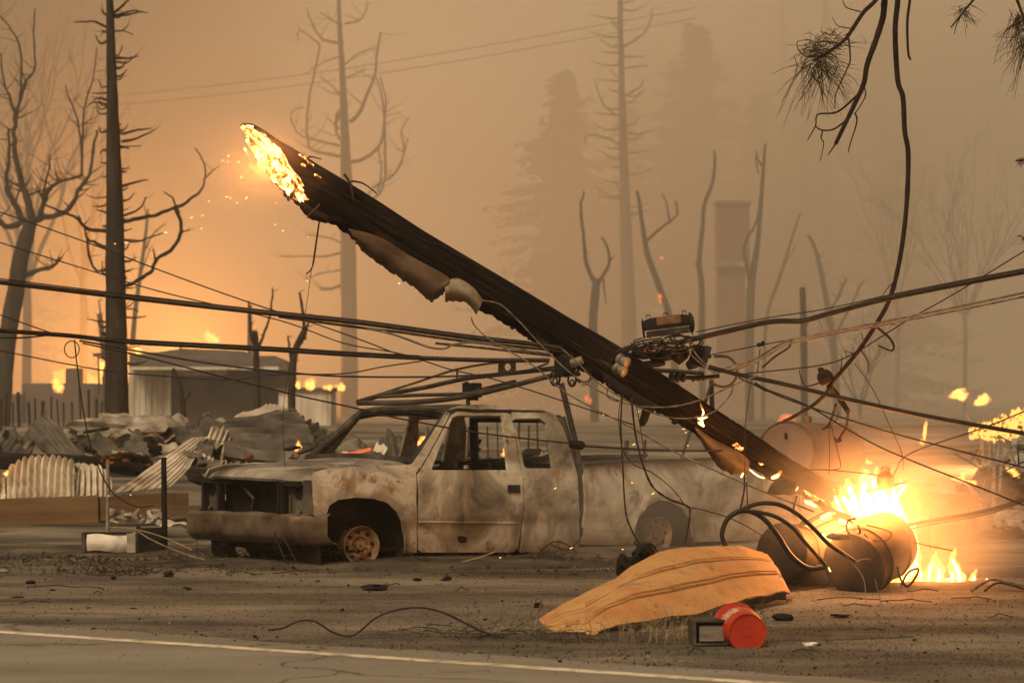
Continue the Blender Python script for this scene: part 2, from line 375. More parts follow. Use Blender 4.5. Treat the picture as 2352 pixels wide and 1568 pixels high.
M['ember_bits'] = ember_mat('bright_embers', 34, 0.40, 0.62, 5, hot=(1.0, 0.50, 0.14))
def emis(name, c, s):
    m = bpy.data.materials.new(name); m.use_nodes = True; nt = m.node_tree; nt.nodes.clear()
    o = nt.nodes.new('ShaderNodeOutputMaterial'); e = nt.nodes.new('ShaderNodeEmission')
    e.inputs[0].default_value = (*c, 1); e.inputs[1].default_value = s; nt.links.new(e.outputs[0], o.inputs[0]); return m
M['core'] = emis('flame_core', (1.0, 0.60, 0.20), 6.0)
M['spark'] = emis('spark', (1.0, 0.55, 0.16), 3.5)
M['blob'] = emis('far_fire', (1.0, 0.42, 0.085), 2.1)
M['blob_red'] = emis('far_ember', (1.0, 0.20, 0.05), 0.9)
def fvol(name, c, s):
    m = bpy.data.materials.new(name); m.use_nodes = True; nt = m.node_tree; nt.nodes.clear()
    o = nt.nodes.new('ShaderNodeOutputMaterial'); e = nt.nodes.new('ShaderNodeEmission')
    e.inputs[0].default_value = (*c, 1); e.inputs[1].default_value = s; nt.links.new(e.outputs[0], o.inputs['Volume']); return m
M['flame'] = fvol('flame_gas', (1.0, 0.38, 0.07), 48)
M['flame_thin'] = fvol('flame_gas_thin', (1.0, 0.36, 0.06), 40)
M['flame_far'] = fvol('flame_gas_far', (1.0, 0.42, 0.08), 9)

# ------------------------------------------------------------------ the setting
def build_ground():
    xs = []; ys = []
    Y = 6.0
    while Y < 268: ys.append(Y); Y += 0.22 if Y < 30 else (0.5 if Y < 45 else (1.5 if Y < 80 else 12))
    v = []; f = []
    NX = 110
    for Y in ys:
        half = min(158, 14 + Y * 0.62)
        for i in range(NX + 1):
            X = -half + 2 * half * i / NX
            z = gz(X, Y)
            if Y < 60: z += 0.012 * noise.noise((X * 1.3, Y * 1.3, 0)) + 0.006 * noise.noise((X * 5, Y * 5, 7))
            v.append((X, Y, z))
    W = NX + 1
    for a in range(len(ys) - 1):
        for i in range(NX): f.append((a * W + i, a * W + i + 1, (a + 1) * W + i + 1, (a + 1) * W + i))
    return struct(mk('ground', v, f, M['dirt']))
build_ground()

# the road: its edge line crosses the view from far left to near right
def on_road(x, y): Y = (CH - .0385) * FOC / (y - HY); return Vector(((x - CX) / FOC * Y, Y, 0))
L0 = on_road(0, 1450); L1 = on_road(1765, 1568)
rd = (L1 - L0).normalized(); rn = Vector((-rd.y, rd.x, 0))
if rn.y < 0: rn = -rn
def road_pt(s, o, z): return L0 + rd * s + rn * o + Vector((0, 0, z))
def road_sheet():
    v = []; f = []; ns = 260
    for i in range(ns + 1):
        s = -22 + 44 * i / ns
        edge = 0.62 + 0.10 * noise.noise((s * 0.7, 1, 0)) + 0.07 * noise.noise((s * 3.1, 5, 0)) + 0.035 * noise.noise((s * 11, 9, 0))
        for k, o in enumerate((edge, 0.30, 0.0, -1.2, -3.0, -5.2, -7.5)):
            v.append(road_pt(s, o, 0.034 - (0.016 if k == 0 else 0) + 0.002 * math.sin(k)))
    for i in range(ns):
        for k in range(6): f.append((i * 7 + k, (i + 1) * 7 + k, (i + 1) * 7 + k + 1, i * 7 + k + 1))
    return struct(mk('road', v, f, M['asphalt']))
road = road_sheet()
def edge_line():
    m = MB(); n = 300
    vs = []; fs = []
    for i in range(n + 1):
        s = -22 + 44 * i / n
        a = 0.068 + 0.008 * noise.noise((s * 9, 0, 1)); b = -0.068 + 0.008 * noise.noise((s * 9, 4, 1))
        vs += [road_pt(s, a, 0.0385), road_pt(s, b, 0.0385)]
    for i in range(n): fs.append((2 * i, 2 * i + 2, 2 * i + 3, 2 * i + 1))
    o = mk('edge_line', vs, fs, M['line'], road); o['label'] = 'white painted edge line along the road'
edge_line()

def patch(name, cx, cy, rx, ry, seed, mat, z=0.02, label=None):      # low mound of burnt soil
    c = G(cx, cy); n = 30; v = []; f = []
    for i in range(9):
        for j in range(n):
            a = 2 * math.pi * j / n; k = i / 8
            r = k * (1 + 0.3 * noise.noise((math.cos(a) * 1.5 + seed, math.sin(a) * 1.5, seed)) + 0.12 * noise.noise((math.cos(a) * 6 + seed, math.sin(a) * 6, seed)))
            X = c.x + math.cos(a) * r * rx; Y = c.y + math.sin(a) * r * ry
            h = z * (1 - k ** 2) + 0.03 * (1 - k) * noise.noise((X * 6, Y * 6, seed)) - 0.012 * k
            v.append((X, Y, gz(X, Y) + h + 0.012))
    for i in range(8):
        for j in range(n): f.append((i * n + j, i * n + (j + 1) % n, (i + 1) * n + (j + 1) % n, (i + 1) * n + j))
    o = mk(name, v, f, mat); return struct(o)
patch('burnt_soil', 870, 1292, 2.7, 1.1, 1, M['scorched'], 0.05)
patch('burnt_soil', 1380, 1268, 1.9, 1.0, 2, M['scorched'], 0.05)
patch('burnt_soil', 250, 1262, 2.4, 1.3, 3, M['scorched'], 0.03)
patch('burnt_soil', 1800, 1335, 1.3, 0.55, 4, M['scorched'], 0.05)
patch('burnt_soil', 1520, 1462, 1.6, 0.30, 5, M['scorched'], 0.02)
patch('burnt_soil', 2260, 1345, 1.3, 0.6, 6, M['scorched'], 0.03)

# ------------------------------------------------------------------ burnt pickup
TA = R(42)
TF = Vector((-math.cos(TA), -math.sin(TA), 0)); TL = Vector((math.sin(TA), -math.cos(TA), 0)); TZ = Vector((0, 0, 1))
wp = G(838, 1297)
TO = wp - TL * 0.85
def tw(x, y, z): return TO + TF * x + TL * y + TZ * z            # truck frame (forward, left, up) -> place
def ysurf(x, z):                                                  # half width of the body
    a = [(0.0, 0.88), (0.10, 0.925), (0.25, 0.95), (0.37, 0.955), (0.40, 0.972), (0.44, 0.985), (0.62, 0.992), (0.80, 0.975), (0.92, 0.945), (0.97, 0.925), (1.25, 0.85), (1.46, 0.785), (1.54, 0.745), (1.7, 0.66)]
    if z <= a[0][0]: y = a[0][1]
    else:
        y = a[-1][1]
        for (z0, y0), (z1, y1) in zip(a, a[1:]):
            if z0 <= z <= z1:
                t = (z - z0) / (z1 - z0); y = y0 + (y1 - y0) * t; break
    y -= 0.07 * sstep(0.35, 0.95, x) ** 1.5
    return y
def side_plane(x, y, yl):
    dx = (x - CX) / FOC
    t = (yl + TO.x * TL.x + TO.y * TL.y) / (dx * TL.x + TL.y)
    p = Vector((dx * t - TO.x, t - TO.y, 0))
    return p.dot(TF), CH - (y - HY) / FOC * t
def S(x, y):                                                      # picture position on the near side -> (forward, up)
    yl = 0.95
    for _ in range(6):
        X, Z = side_plane(x, y, yl); yl = ysurf(X, Z)
    return X, Z
def TP(x, y, yl):                                                 # picture position on a plane of the truck -> place
    X, Z = side_plane(x, y, yl); return tw(X, yl, Z)
truck = thing('pickup_truck', 'burnt-out pale pickup truck with extended cab and no glass', 'truck', tw(-1.5, 0, 0))

arch_px = [(746, 1200), (750, 1180), (757, 1160), (777, 1147), (813, 1142), (858, 1145), (888, 1154), (909, 1175), (921, 1202), (928, 1232), (930, 1270)]
arch = [S(*p) for p in arch_px]
arch_c = (sum(p[0] for p in arch[1:9]) / 8, 0.25)
def near_arch(x, z, cx, cz, r0):
    d = math.hypot(x - cx, (z - cz)); return max(0.0, 1 - abs(d - r0) / 0.07)
ARC = (S(838, 1230)[0], 0.22)
def fender_map(s):
    def fm(x, z):
        y = ysurf(x, z) + 0.022 * near_arch(x, z, ARC[0], ARC[1], 0.50) + 0.006 * noise.noise((x * 3, z * 3, 2))
        return tw(x, s * y, z)
    return fm
def body_map(s, k=0.008, off=0.0, seed=0):
    return lambda x, z: tw(x, s * (ysurf(x, z) + off + k * noise.noise((x * 2.6 + seed, z * 2.6, 5)) + k * 0.5 * noise.noise((x * 7 + seed, z * 7, 9))), z)

fender_px = [(721, 1182), (719, 1140), (717, 1100), (722, 1084), (760, 1074), (860, 1069), (950, 1066), (955, 1086), (956, 1150), (957, 1268)]
fender2d = [S(*p) for p in fender_px] + list(reversed(arch))
door_px = [(958.5, 1090), (960, 1200), (962, 1262), (970, 1268), (1180, 1268), (1191, 1258), (1197, 1200), (1199, 1083), (1185, 1010), (1173, 952), (1160, 944.5), (1050, 944), (1036, 952), (973, 1070)]
win_px = [(992, 1079), (1030, 980), (1040, 958), (1050, 954), (1150, 954), (1155, 960), (1169, 1079)]
shell_px = [(946, 1066), (985, 1008), (1020, 952), (1034, 937), (1060, 930), (1110, 929), (1178, 935), (1245, 940), (1272, 949), (1294, 984), (1313, 1041), (1325, 1083), (1329, 1150), (1329, 1258), (1322, 1267), (1194, 1268), (1200, 1200), (1201.5, 1083), (1188, 1010), (1175.5, 948), (1162, 940), (1047, 940), (1033, 949), (969, 1069), (956, 1086)]
qwin_px = [(1178, 966), (1184, 961), (1240, 960), (1254, 972), (1262, 1010), (1271, 1070), (1266, 1075), (1210, 1075), (1205, 1070), (1192, 1010)]
for s in (1, -1):
    inw = TL * -s
    panel(fender2d, [], fender_map(s), 0.045, 0.02, inw).build('fender', M['steel'], truck)
    dr = panel([S(*p) for p in door_px], [[S(*p) for p in win_px]], body_map(s, 0.010, -0.004, s * 4), 0.05, 0.035, inw).build('door', M['steel'], truck)
    panel([S(*p) for p in shell_px], [[S(*p) for p in qwin_px]], body_map(s, 0.007, 0.0, s * 9), 0.05, 0.045, inw).build('cab_side', M['steel'], truck)
    if s == 1:
        h = [S(*p) for p in ((1166, 1113), (1193, 1113), (1193, 1131), (1166, 1131))]
        panel(h, [], lambda x, z: tw(x, ysurf(x, z) + 0.012, z), 0.03, 0.02, inw).build('door_handle', M['black'], dr)
        h = [S(*p) for p in ((1052, 1232), (1060, 1230), (1071, 1233), (1070, 1243), (1060, 1246), (1053, 1242))]
        panel(h, [], lambda x, z: tw(x, ysurf(x, z) + 0.008, z), 0.02, 0.012, inw).build('burnt_hole', M['black'], dr)
        m = MB(); m.tube([tw(*(lambda q: (q[0], ysurf(*q) + 0.004, q[1]))(S(x, 1198 + (x - 960) * 0.012))) for x in range(962, 1198, 12)], 0.009, 6); m.build('crease_moulding', M['steel'], dr)
    # A-pillar depth
    a = S(949, 1066); b = S(1036, 944)
    m = MB(); k = 8
    pts = [tw(a[0] + (b[0] - a[0]) * i / k, s * (ysurf(*[a[0] + (b[0] - a[0]) * i / k, a[1] + (b[1] - a[1]) * i / k]) - 0.045), a[1] + (b[1] - a[1]) * i / k) for i in range(k + 1)]
    m.tube(pts, 0.042, 8); m.build('windscreen_pillar', M['soot'], truck)
    # black sheet added inside the lower body so seams read dark
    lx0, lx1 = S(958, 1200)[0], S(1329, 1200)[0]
    panel([(lx0 + 0.02, 0.10), (lx0 + 0.02, 0.86), (lx1 + 0.02, 0.86), (lx1 + 0.02, 0.10)], [], lambda x, z: tw(x, s * (ysurf(x, z) - 0.075), z), 0.15, 0.01, inw).build('seam_dark_backing', M['black'], truck)

zb = 0.90
bx0, bx1 = S(1337, 1200)[0], S(1742, 1200)[0]
ra_px = [(1452, 1252), (1454, 1212), (1464, 1183), (1484, 1160), (1512, 1149), (1540, 1151), (1566, 1166), (1582, 1190), (1590, 1222), (1592, 1250)]
ra = [S(*p) for p in ra_px]
bed2d = [S(*p) for p in ((1336, 1250), (1336, 1068), (1440, 1060), (1560, 1057), (1640, 1054), (1742, 1052), (1742, 1240), (1600, 1244))] + list(reversed(ra))
RAC = (S(1521, 1225)[0], S(1521, 1228)[1])
def bed_map(s):
    def fm(x, z):
        y = min(0.99, ysurf(min(x, 0), min(z, 0.86)) ) + 0.03 * near_arch(x, z, RAC[0], RAC[1], 0.47) + 0.02 * noise.noise((x * 1.4, z * 1.6, 4)) + 0.008 * noise.noise((x * 6, z * 6, 8))
        return tw(x, s * y, z)
    return fm
for s in (1, -1):
    bs = panel(bed2d, [], bed_map(s), 0.06, 0.03, TL * -s).build('bed_side', M['steel'], truck)
    m = MB(); pts = [tw(S(x, y)[0], s * 0.93, S(x, y)[1] + 0.0) for x, y in ((1336, 1067), (1440, 1059), (1560, 1056), (1640, 1053), (1742, 1051))]
    for p, q in zip(pts, pts[1:]): m.bar(p, q, 0.10, 0.035)
    m.build('bed_rail', M['soot'], truck)
m = MB(); m.grid(lambda u, v: tw(bx0 + (bx1 - bx0) * u, -0.85 + 1.7 * v, 0.46), 4, 4, 0.03); m.build('bed_floor', M['black'], truck)
m = MB(); m.grid(lambda u, v: tw(bx0 - 0.02, -0.93 + 1.86 * u, 0.2 + 0.76 * v), 4, 4, 0.03); m.build('bed_front', M['soot'], truck)
m = MB(); m.grid(lambda u, v: tw(bx1 + 0.02, -0.9 + 1.8 * u, 0.3 + 0.60 * v), 4, 4, 0.04); m.build('tailgate', M['soot'], truck)

# hood, cowl, roof
hxr, hzr = S(949, 1066); hxf, hzf = S(716, 1097)
def hood_fn(u, v):
    x = hxr + (hxf + 0.19 - hxr) * u; w = 0.875 - 0.01 * u ** 3
    t = abs(2 * v - 1); y = w * (2 * v - 1)
    z = hzr + (hzf - hzr) * (u ** 1.7) + 0.045 * (1 - t ** 2.4) - 0.02 * t ** 8
    x -= 0.17 * t ** 3 * u ** 4
    z -= 0.05 * sstep(0.92, 1.0, u)
    z += 0.012 * noise.noise((x * 3, y * 3, 1)) + 0.018 * math.sin(u * 3.2) * (1 - t)
    return tw(x, y, z)
MB().grid(hood_fn, 26, 28, 0.03).build('hood', M['hood'], truck)
MB().grid(lambda u, v: tw(hxr + 0.02 - 0.20 * u, (-0.88 + 1.76 * v), hzr + 0.01 - 0.03 * u + 0.03 * (1 - (2 * v - 1) ** 2)), 4, 12, 0.06).build('cowl', M['soot'], truck)
rx0 = S(1034, 940)[0]; rx1 = S(1285, 960)[0]
def roof_fn(u, v):
    x = rx0 + 0.05 + (rx1 - rx0 - 0.03) * u; t = abs(2 * v - 1)
    y = (0.755) * (2 * v - 1)
    edge = 1.535 - 0.03 * u
    z = edge + 0.055 * (1 - t ** 2.5) * (0.6 + 0.4 * math.sin(math.pi * min(1, u * 1.1))) - 0.05 * sstep(0.85, 1, u) - 0.03 * sstep(0.12, 0, u)
    z += 0.018 * noise.noise((x * 2.2, y * 2.2, 6)) + 0.008 * noise.noise((x * 6, y * 6, 2))
    x += 0.05 * (1 - t ** 2) * (1 - u) ** 3
    return tw(x, y, z)
MB().grid(roof_fn, 26, 26, 0.03).build('roof', M['soot'], truck)
m = MB(); m.tube([tw(rx0 + 0.02 + 0.05 * (1 - (y / .74) ** 2), y, 1.475 + 0.05 * (1 - (y / .74) ** 2)) for y in [-0.74 + 1.48 * i / 14 for i in range(15)]], 0.032, 8); m.build('windscreen_header', M['black'], truck)
m = MB()
for y0 in (-0.74, 0.74): m.tube([tw(rx1 - 0.08, y0 * 0.97, 1.47), tw(rx1 - 0.18, y0 * 1.1, 0.95)], 0.05, 8)
m.tube([tw(rx1 - 0.06, -0.72, 1.45), tw(rx1 - 0.06, 0.72, 1.45)], 0.045, 8)
m.build('rear_window_frame', M['soot'], truck)
MB().grid(lambda u, v: tw(rx1 - 0.20, -0.86 + 1.72 * u, 0.15 + 0.78 * v), 4, 4, 0.03).build('cab_back', M['soot'], truck)
MB().grid(lambda u, v: tw(0.45 - 3.2 * u, -0.84 + 1.68 * v, 0.13), 4, 4, 0.03).build('floor_pan', M['black'], truck)
MB().grid(lambda u, v: tw(hxr - 0.06, -0.84 + 1.68 * u, 0.15 + 0.78 * v), 4, 4, 0.03).build('firewall', M['black'], truck)
# cabin remains
m = MB(); m.box(tw(-0.86, 0, 0.86), (0.22, 1.55, 0.12), Matrix.Rotation(math.pi + TA, 3, 'Z')); m.build('dashboard', M['black'], truck)
for yy in (0.40, -0.40):
    m = MB()
    for dy in (-0.24, 0.24): m.tube([tw(-1.35, yy + dy, 0.35), tw(-1.75, yy + dy, 0.42), tw(-1.86, yy + dy, 0.98)], 0.02, 6)
    m.tube([tw(-1.86, yy - 0.24, 0.98), tw(-1.86, yy + 0.24, 0.98)], 0.02, 6)
    m.grid(lambda u, v: tw(-1.78 - 0.08 * u, yy - 0.23 + 0.46 * v, 0.45 + 0.45 * u), 4, 4, 0.03)
    m.build('seat_frame', M['black'], truck)
m = MB(); c = tw(-1.08, 0.40, 0.90); ax = (TF * -0.85 + TZ * 0.5).normalized(); u0 = ax.orthogonal().normalized(); w0 = ax.cross(u0)
m.tube([c + (u0 * math.cos(a) + w0 * math.sin(a)) * 0.18 for a in [2 * math.pi * i / 24 for i in range(25)]], 0.012, 6); m.tube([c, c - ax * 0.3], 0.02, 6); m.tube([c - u0 * .18, c + u0 * .18], 0.01, 6)
m.build('steering_wheel', M['black'], truck)
MB().grid(lambda u, v: tw(-2.25 - 0.05 * v, -0.8 + 1.6 * u, 0.4 + 0.5 * v), 6, 4, 0.08).build('rear_bench', M['black'], truck)

# front end
gx = hxf + 0.10
m = MB(); rotT = Matrix.Rotation(math.pi + TA, 3, 'Z')
m.box(tw(gx - 0.02, 0, 0.83), (0.06, 1.66, 0.05), rotT); m.box(tw(gx - 0.02, 0, 0.50), (0.06, 1.70, 0.05), rotT)
for y in (-0.80, -0.52, 0.50, 0.56): m.box(tw(gx - 0.02, y, 0.66), (0.05, 0.035, 0.30), rotT)
m.build('grille_frame', M['black'], truck)
m = MB(); m.box(tw(gx - 0.22, 0, 0.62), (0.05, 1.30, 0.44), rotT)
m.build('radiator', M['black'], truck)
for sd in (1, -1):
    m = MB(); m.box(tw(gx - 0.09, sd * 0.70, 0.66), (0.02, 0.30, 0.32), rotT)
    m.box(tw(gx - 0.07, sd * 0.62, 0.60), (0.03, 0.02, 0.22), rotT); m.rock(tw(gx - 0.07, sd * 0.76, 0.54), (.03, .09, .03), 3, 1, .6)
    hb = m.build('headlight_bucket', M['soot'], truck)
    MB().lathe([(0, 0.055), (0.012, 0.06), (0.014, 0.01)], tw(gx - 0.078, sd * 0.745, 0.735), TF, 16).build('lamp_hole', M['black'], hb)
    fe = [S(*p) for p in ((717, 1102), (719, 1140), (721, 1182))]
    def nose(u, v):
        k = v * 2; i = min(1, int(k)); q = k - i; ex = fe[i][0] + (fe[i + 1][0] - fe[i][0]) * q; ez = fe[i][1] + (fe[i + 1][1] - fe[i][1]) * q
        y0 = ysurf(ex, ez) - .01; return tw(ex + (gx - .05 - ex) * u, sd * (y0 + (0.84 - y0) * u ** 1.6), ez)
    MB().grid(nose, 6, 10, .012).build('fender_nose', M['soot'], truck)
m = MB(); m.box(tw(0.35, 0, 0.42), (0.55, 0.62, 0.5), rotT); m.box(tw(0.62, 0, 0.24), (0.10, 1.25, 0.16), rotT); m.box(tw(0.3, 0, 0.2), (0.5, 0.4, 0.2), rotT); m.build('underside_dark_fill', M['black'], truck)  # engine-like black boxes added to darken the shaded gap under the bumper
MB().box(tw(gx - 0.30, 0, 0.62), (0.02, 1.6, 0.5), rotT).build('radiator_support', M['black'], truck)
m = MB(); m.tube([tw(gx - 0.05, -0.2, 0.8), tw(gx - 0.03, 0.05, 0.66), tw(gx - 0.04, 0.0, 0.55)], 0.015, 6); m.build('hood_latch', M['soot'], truck)
# bumper
def bump_fn(u, v):
    y = -1.0 + 2.0 * u; t = abs(y)
    x = 0.985 - 0.05 * t ** 2 - (0.255 if y > 0 else -0.03) * max(0, t - 0.80) ** 1.3 / 0.123
    prof = [(0.045, 0.535), (0.0, 0.515), (-0.0, 0.33), (0.07, 0.265), (0.12, 0.255)]
    k = v * 4; i = min(3, int(k)); q = k - i
    dx = prof[i][0] + (prof[i + 1][0] - prof[i][0]) * q; z = prof[i][1] + (prof[i + 1][1] - prof[i][1]) * q
    z += 0.012 * noise.noise((y * 3, 0, v)) - 0.035 * (1 - u)
    return tw(x - dx - 0.09, y * (1.0 if y > 0 else .985), z - 0.012 * (t > .52) * (y > 0))
bp = MB().grid(bump_fn, 48, 12, 0.015).build('bumper', M['chrome'], truck, sharp=50)
for y in [-0.8, -0.66, -0.52, -0.38, -0.24, 0.02, 0.3, 0.60, 0.74, 0.86]:
    MB().box(bump_fn((y + 1) / 2, 0.32) + TF * 0.002, (0.012, 0.035, 0.012), rotT).build('bolt_slot', M['black'], bp)
m = MB(); m.bar(bump_fn(0.765, 0.05) + TF * 0.003, bump_fn(0.762, 0.8) + TF * 0.003, 0.008, 0.006, TF); m.build('bumper_seam', M['black'], bp)
# wheels
def wheel(cx_, side, steer, zc=0.20, tilt=0.0, rr=0.195):
    ax = (TL * side); ax = Matrix.Rotation(steer, 3, 'Z') @ ax; ax = (ax + TZ * tilt).normalized()
    o = tw(cx_, side * 0.80, zc)
    root = MB().lathe([(-0.14, rr), (-0.11, rr * 0.93), (0.02, rr * 0.91), (0.075, rr * 0.97), (0.09, rr * 1.02), (0.10, rr), (0.085, rr * 0.93), (0.045, rr * 0.88), (0.03, rr * 0.80), (0.05, rr * 0.62), (0.055, rr * 0.48), (0.03, rr * 0.42), (0.028, rr * 0.25), (0.06, rr * 0.22), (0.062, rr * 0.05)], o, ax, 36, False).build('wheel', M['rim'], truck)
    u = ax.orthogonal().normalized(); w = ax.cross(u)
    for i in range(6):
        a = i * math.pi / 3; MB().lathe([(0, 0.011), (0.018, 0.011), (0.02, 0.006)], o + ax * 0.05 + (u * math.cos(a) + w * math.sin(a)) * rr * 0.36, ax, 8).build('wheel_nut', M['rust'], root)
    for i in range(8):
        a = i * math.pi / 4 + .2; MB().lathe([(0.0, 0.022), (0.006, 0.020)], o + ax * 0.047 + (u * math.cos(a) + w * math.sin(a)) * rr * 0.70, ax, 10).build('vent_hole', M['black'], root)
    m = MB(); m.tube([o - ax * 0.10 + (u * math.cos(a) + w * math.sin(a)) * (rr * 1.05 + 0.02 * noise.noise((math.cos(a) * 3, math.sin(a) * 3, cx_))) for a in [2 * math.pi * i / 28 for i in range(29)]], [0.030 + 0.012 * noise.noise((i * .7, 1, 2)) for i in range(29)], 7)
    m.build('tyre_wire', M['black'], root)
    MB().lathe([(-0.20, 0.13), (-0.13, 0.14), (-0.02, 0.12)], o, ax, 20).build('brake_drum', M['rust'], root)
wheel(S(842, 1250)[0] + 0.0, 1, R(-12), 0.195, 0.03)
wheel(S(842, 1250)[0] + 0.0, -1, R(-12), 0.195, 0.0)
wheel(RAC[0], 1, 0, 0.16); wheel(RAC[0], -1, 0, 0.16)
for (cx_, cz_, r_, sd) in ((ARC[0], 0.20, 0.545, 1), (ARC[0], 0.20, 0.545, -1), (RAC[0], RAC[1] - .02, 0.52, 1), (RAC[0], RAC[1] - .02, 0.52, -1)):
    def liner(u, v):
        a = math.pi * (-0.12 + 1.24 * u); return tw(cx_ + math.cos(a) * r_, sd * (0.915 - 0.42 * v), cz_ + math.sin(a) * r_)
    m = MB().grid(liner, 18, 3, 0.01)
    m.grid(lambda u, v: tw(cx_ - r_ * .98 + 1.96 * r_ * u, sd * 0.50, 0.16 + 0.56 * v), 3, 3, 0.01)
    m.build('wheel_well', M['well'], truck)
m = MB(); m.tube([tw(ARC[0], -0.8, 0.22), tw(ARC[0], 0.8, 0.22)], 0.04, 8); m.tube([tw(RAC[0], -0.8, 0.18), tw(RAC[0], 0.8, 0.18)], 0.05, 8)
for y in (-0.42, 0.42): m.bar(tw(0.8, y, 0.24), tw(bx1, y, 0.24), 0.07, 0.14)
m.build('chassis', M['black'], truck)

# ladder rack over the cab
def rack_part(name, pts, r, n=8, mat='soot'):
    m = MB(); m.tube([TP(x, y, yl) for x, y, yl in spline(pts, 5)], r, n); return m.build(name, M[mat], truck)
rack_part('rack_rail', [(822, 923, -.1), (882, 906, -.4), (978, 889, -.7), (1065, 870, -.75), (1147, 860, -.75), (1279, 846, -.75)], 0.026)
rack_part('rack_rail', [(822, 925, -.1), (954, 923, .5), (1065, 911, .72), (1171, 887, .75), (1267, 863, .75), (1330, 858, .75)], 0.028)
rack_part('rack_rail', [(853, 911, -.4), (950, 880, -.75), (1050, 848, -.8), (1147, 832, -.8), (1262, 826, -.8)], 0.013)
rack_part('rack_rail', [(870, 911, 0), (960, 907, .2), (1067, 904, .3), (1120, 893, .3)], 0.02)
rack_part('rack_brace', [(1095, 896, .2), (1150, 883, -.2), (1183, 875, -.4)], 0.02)
rack_part('rack_brace', [(1185, 858, -.75), (1230, 845, -.6), (1258, 834, -.4)], 0.012)
rack_part('rack_brace', [(1050, 846, -.8), (1050, 874, -.75)], 0.012)
rack_part('rack_post', [(1289, 880, .72), (1306, 950, .75), (1322, 1017, .80), (1331, 1070, .86)], 0.032)
rack_part('rack_post', [(1071, 876, -.7), (1074, 905, -.7), (1076, 950, -.74)], 0.024)
rack_part('rack_rail', [(1420, 846, -.75), (1508, 850, -.75), (1614, 857, -.75)], 0.028)
rack_part('rack_post', [(1634, 872, -.75), (1636, 944, -.78), (1640, 1050, -.82)], 0.030)
rack_part('rack_brace', [(1618, 930, -.75), (1634, 880, -.75)], 0.02)
rack_part('rack_post', [(1440, 1012, .9), (1436, 1062, .92)], 0.026); rack_part('rack_post', [(1586, 990, -.8), (1566, 1050, -.8)], 0.02)
p0 = TP(1084, 896, .1)
m = MB(); m.box(p0, (0.14, 0.16, 0.16), rotT); m.box(p0 - TZ * 0.06 + TF * -.02, (0.06, 0.10, 0.10), rotT); m.build('rack_bracket', M['black'], truck)
a = [TP(x, y, -.75) for x, y in ((1144, 830), (1183, 830), (1183, 858), (1144, 858))]
cc = TP(1165, 843, -.75)
def plate(u, v): return a[0].lerp(a[1], u).lerp(a[3].lerp(a[2], u), v)
out2 = [(0, 0), (1, 0), (1, 1), (0, 1)]; hole = [(0.54 + 0.20 * math.cos(t), 0.45 + 0.30 * math.sin(t)) for t in [2 * math.pi * i / 14 for i in range(14)]]
panel(out2, [hole], plate, 0.2, 0.015).build('rack_plate', M['soot'], truck)

# ------------------------------------------------------------------ fallen utility pole
PY0, PY1 = 20.4, 21.4
pc = [(560, 332), (700, 418), (950, 570), (1200, 717), (1400, 836), (1510, 899), (1800, 1081), (1962, 1172)]
ppx = [54, 52.5, 46.5, 44.5, 43, 39, 31.5, 29]
def pY(x): return PY0 + (PY1 - PY0) * (x - 560) / 1400
pole_c = [P(x, y, pY(x)) for x, y in pc]; pole_r = [px(r, pY(x)) for r, (x, y) in zip(ppx, pc)]
pole_root = thing('utility_pole', 'broken charred wooden utility pole leaning across truck with burning butt end', 'pole', pole_c[-1])
plen = [0]
for a, b in zip(pole_c, pole_c[1:]): plen.append(plen[-1] + (b - a).length)
PT = plen[-1]
def pole_at(s):
    for i in range(len(plen) - 1):
        if s <= plen[i + 1] or i == len(plen) - 2:
            t = (s - plen[i]) / (plen[i + 1] - plen[i]); return pole_c[i].lerp(pole_c[i + 1], t), pole_r[i] + (pole_r[i + 1] - pole_r[i]) * t
pd = (pole_c[-1] - pole_c[0]).normalized()
pu = Vector((0, 0, 1)); pu = (pu - pd * pu.dot(pd)).normalized()        # up across the pole
pv = pd.cross(pu).normalized()
if pv.y > 0: pv = -pv                                                    # towards the viewer's side
def pole_surf(s, a, extra=0.0):                                          # angle a from 'up' towards the viewer
    c, r = pole_at(max(0, min(PT, s)))
    c = c + pd * min(0, s)
    # cracks along the grain, checked char, burnt-away hollows underneath
    q = (math.cos(a) * 3.2, math.sin(a) * 3.2)
    d = 0.020 * noise.noise((q[0] * 2.2, q[1] * 2.2, s * 0.55)) + 0.014 * noise.noise((q[0] * 5, q[1] * 5, s * 1.1)) - 0.03 * max(0, .25 - abs(noise.noise((q[0] * 1.6, q[1] * 1.6, s * .35 + 9)))) * 2
    under = sstep(-0.1, -0.9, math.cos(a - 0.15))
    d += under * (0.045 * noise.noise((s * 5.2, q[1], 3)) + 0.03 * noise.noise((s * 13, q[1] * 2, 8)) - 0.01)
    d -= 0.02 * sstep(0.5, 0, s) * (0.6 + noise.noise((q[0] * 4, q[1] * 4, s * 6)))
    if s > 4.2: d += 0.009 * noise.noise((s * 30, a * 9, 1)) * sstep(4.2, 5.0, s)
    return c + (pu * math.cos(a) + pv * math.sin(a)) * (r + d + extra)
NA, NS = 64, 230
def s_start(a):                                                          # ragged oblique burnt-through end
    return 0.30 - 0.34 * math.cos(a) + 0.20 * math.sin(a) + 0.05 * noise.noise((math.cos(a) * 4, math.sin(a) * 4, 1)) + 0.05 * noise.noise((math.cos(a) * 11, math.sin(a) * 11, 5))
v = []; f = []; uv = []
for i in range(NS + 1):
    for j in range(NA):
        a = 2 * math.pi * j / NA; s0 = s_start(a); t = i / NS
        s = s0 + (PT - s0) * t
        v.append(pole_surf(s, a)); uv.append((s, j / NA))
for i in range(NS):
    for j in range(NA): f.append((i * NA + j, i * NA + (j + 1) % NA, (i + 1) * NA + (j + 1) % NA, (i + 1) * NA + j))
